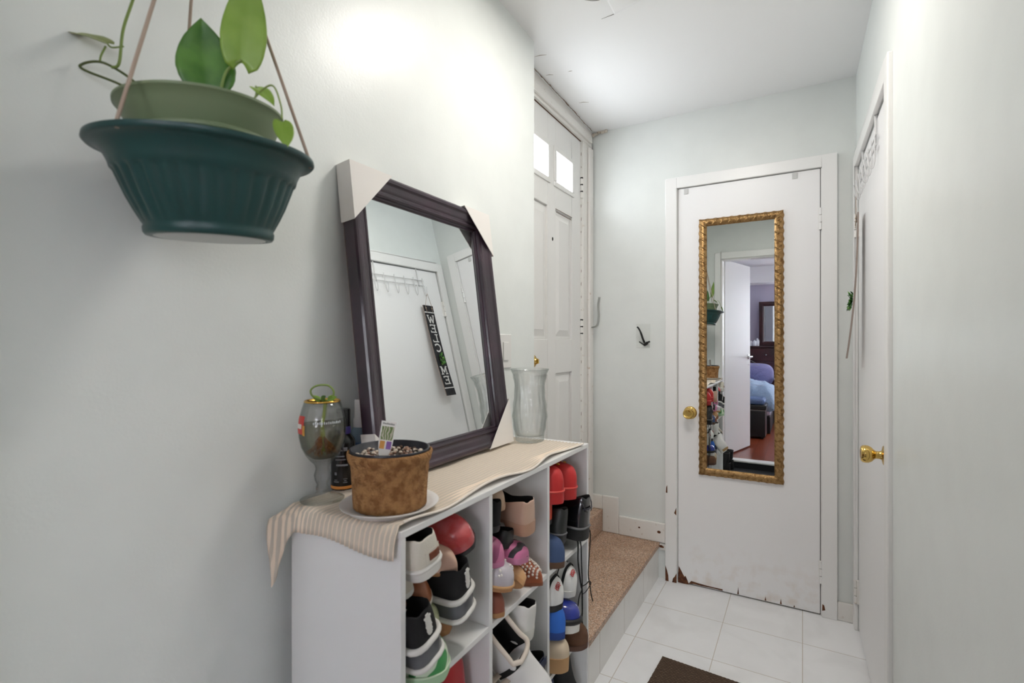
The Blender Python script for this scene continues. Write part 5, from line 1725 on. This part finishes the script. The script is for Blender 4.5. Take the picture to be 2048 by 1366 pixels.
def fluffy(u, v):
    x, y = -0.70 + 1.36 * u, -0.20 + 0.92 * v
    e = min(1, 4 * u, 12 * (1 - u)) * min(1, 6 * v, 8 * (1 - v))
    z = 0.475 + e ** .5 * (0.10 + 0.12 * math.sin(PI * min(1, u * 1.05)) * math.sin(PI * v)) + 0.035 * noise.noise(Vector((x * 9, y * 9, 3.1))) + 0.014 * noise.noise(Vector((x * 26, y * 26, 1)))
    if u > .965 or v > .965:
        z -= 0.16 * max((u - .965) / .035, (v - .965) / .035)
    return (x, y, z)


bl = MB().grid(fluffy, 90, 60).build('blanket', M('pale_blue_fleece', (170, 196, 228), .95, bump=(60, .8, .02), sheen=.4), None, smooth=True, solid=.012)
bl.location = (-0.95, -2.36, FZ)
tag(bl, 'crumpled pale blue fleece blanket heaped on the bed', 'blanket')
plw = MB().grid(lambda u, v: (0.25 * math.copysign(abs(math.cos(2 * PI * u)) ** .6, math.cos(2 * PI * u)) * math.sin(PI * v) ** .6, 0.09 * math.cos(PI * v) * 1.0 + 0.01 * noise.noise(Vector((u * 9, v * 9, 0))), 0.17 * math.copysign(abs(math.sin(2 * PI * u)) ** .6, math.sin(2 * PI * u)) * math.sin(PI * v) ** .6), 48, 24, cu=True)
po = plw.build('pillow', M('lavender_fleece', (148, 146, 196), .95, bump=(70, .7, .02), sheen=.4), None, smooth=True)
po.location, po.rotation_euler = (-0.60, -2.62, FZ + 0.685), (math.radians(-18), 0, 0)
tag(po, 'fluffy lavender pillow propped up behind the blue blanket', 'pillow')
ot = empty('ottoman', 'black leather storage ottoman at the foot of the bed', 'ottoman', (-0.78, -1.42, FZ))
OTM = M('black_faux_leather', (18, 18, 20), .35, bump=(150, .2, .002))
MB().box((-0.42, -0.16, 0.02), (0.40, 0.16, 0.34)).build('body', OTM, ot, bevel=.012)
MB().box((-0.43, -0.17, 0.345), (0.41, 0.17, 0.405)).build('lid', OTM, ot, bevel=.012)
MB().box((-0.425, -0.165, 0.338), (0.405, 0.165, 0.346)).build('piping', M('grey_piping', (150, 146, 140), .5), ot)
for x in (-0.38, 0.36):
    for y in (-0.12, 0.12):
        MB().lathe([(.018, 0), (.022, .02), (0, .021)], 16, (x, y, 0)).build('leg', RUBB, ot, auto=40)
cu = MB().box((-0.40, -0.155, 0), (0.395, 0.155, 0.075)).build('seat_cushion', M('blue_grey_satin', (98, 124, 172), .3), None, bevel=.028)
cu.location = (-0.78, -1.42, FZ + .4055)
tag(cu, 'shiny blue grey cushion lying on the black ottoman', 'cushion')
nb = empty('storage_box', 'white storage box on the floor beyond the bed', 'box', (-0.20, -2.75, FZ))
MB().box((-0.14, -0.2, 0.0), (0.14, 0.2, 0.62)).build('body', M('white_box', (222, 220, 232), .5), nb, bevel=.006)
MB().box((-0.145, -0.205, 0.622), (0.145, 0.205, 0.65)).build('lid', bpy.data.materials['white_box'], nb, bevel=.004)
hg = empty('coat_hanger', 'white wire hanger hooked on the bedroom door handle', 'hanger', (-0.495, -0.665, FZ + 0.99), (0, 0, math.radians(20)))
MB().tube(curve_pts([(0.0, 0, 0.004), (0.014, 0, 0.008), (0.016, 0, -0.008), (0.0, 0, -0.018), (0.0, 0, -0.03)], 4) + [Vector(p) for p in ((-0.10, 0, -0.085), (0.10, 0, -0.085), (0.0, 0, -0.03))], .0016, 6).build('wire', HW_, hg, smooth=True)
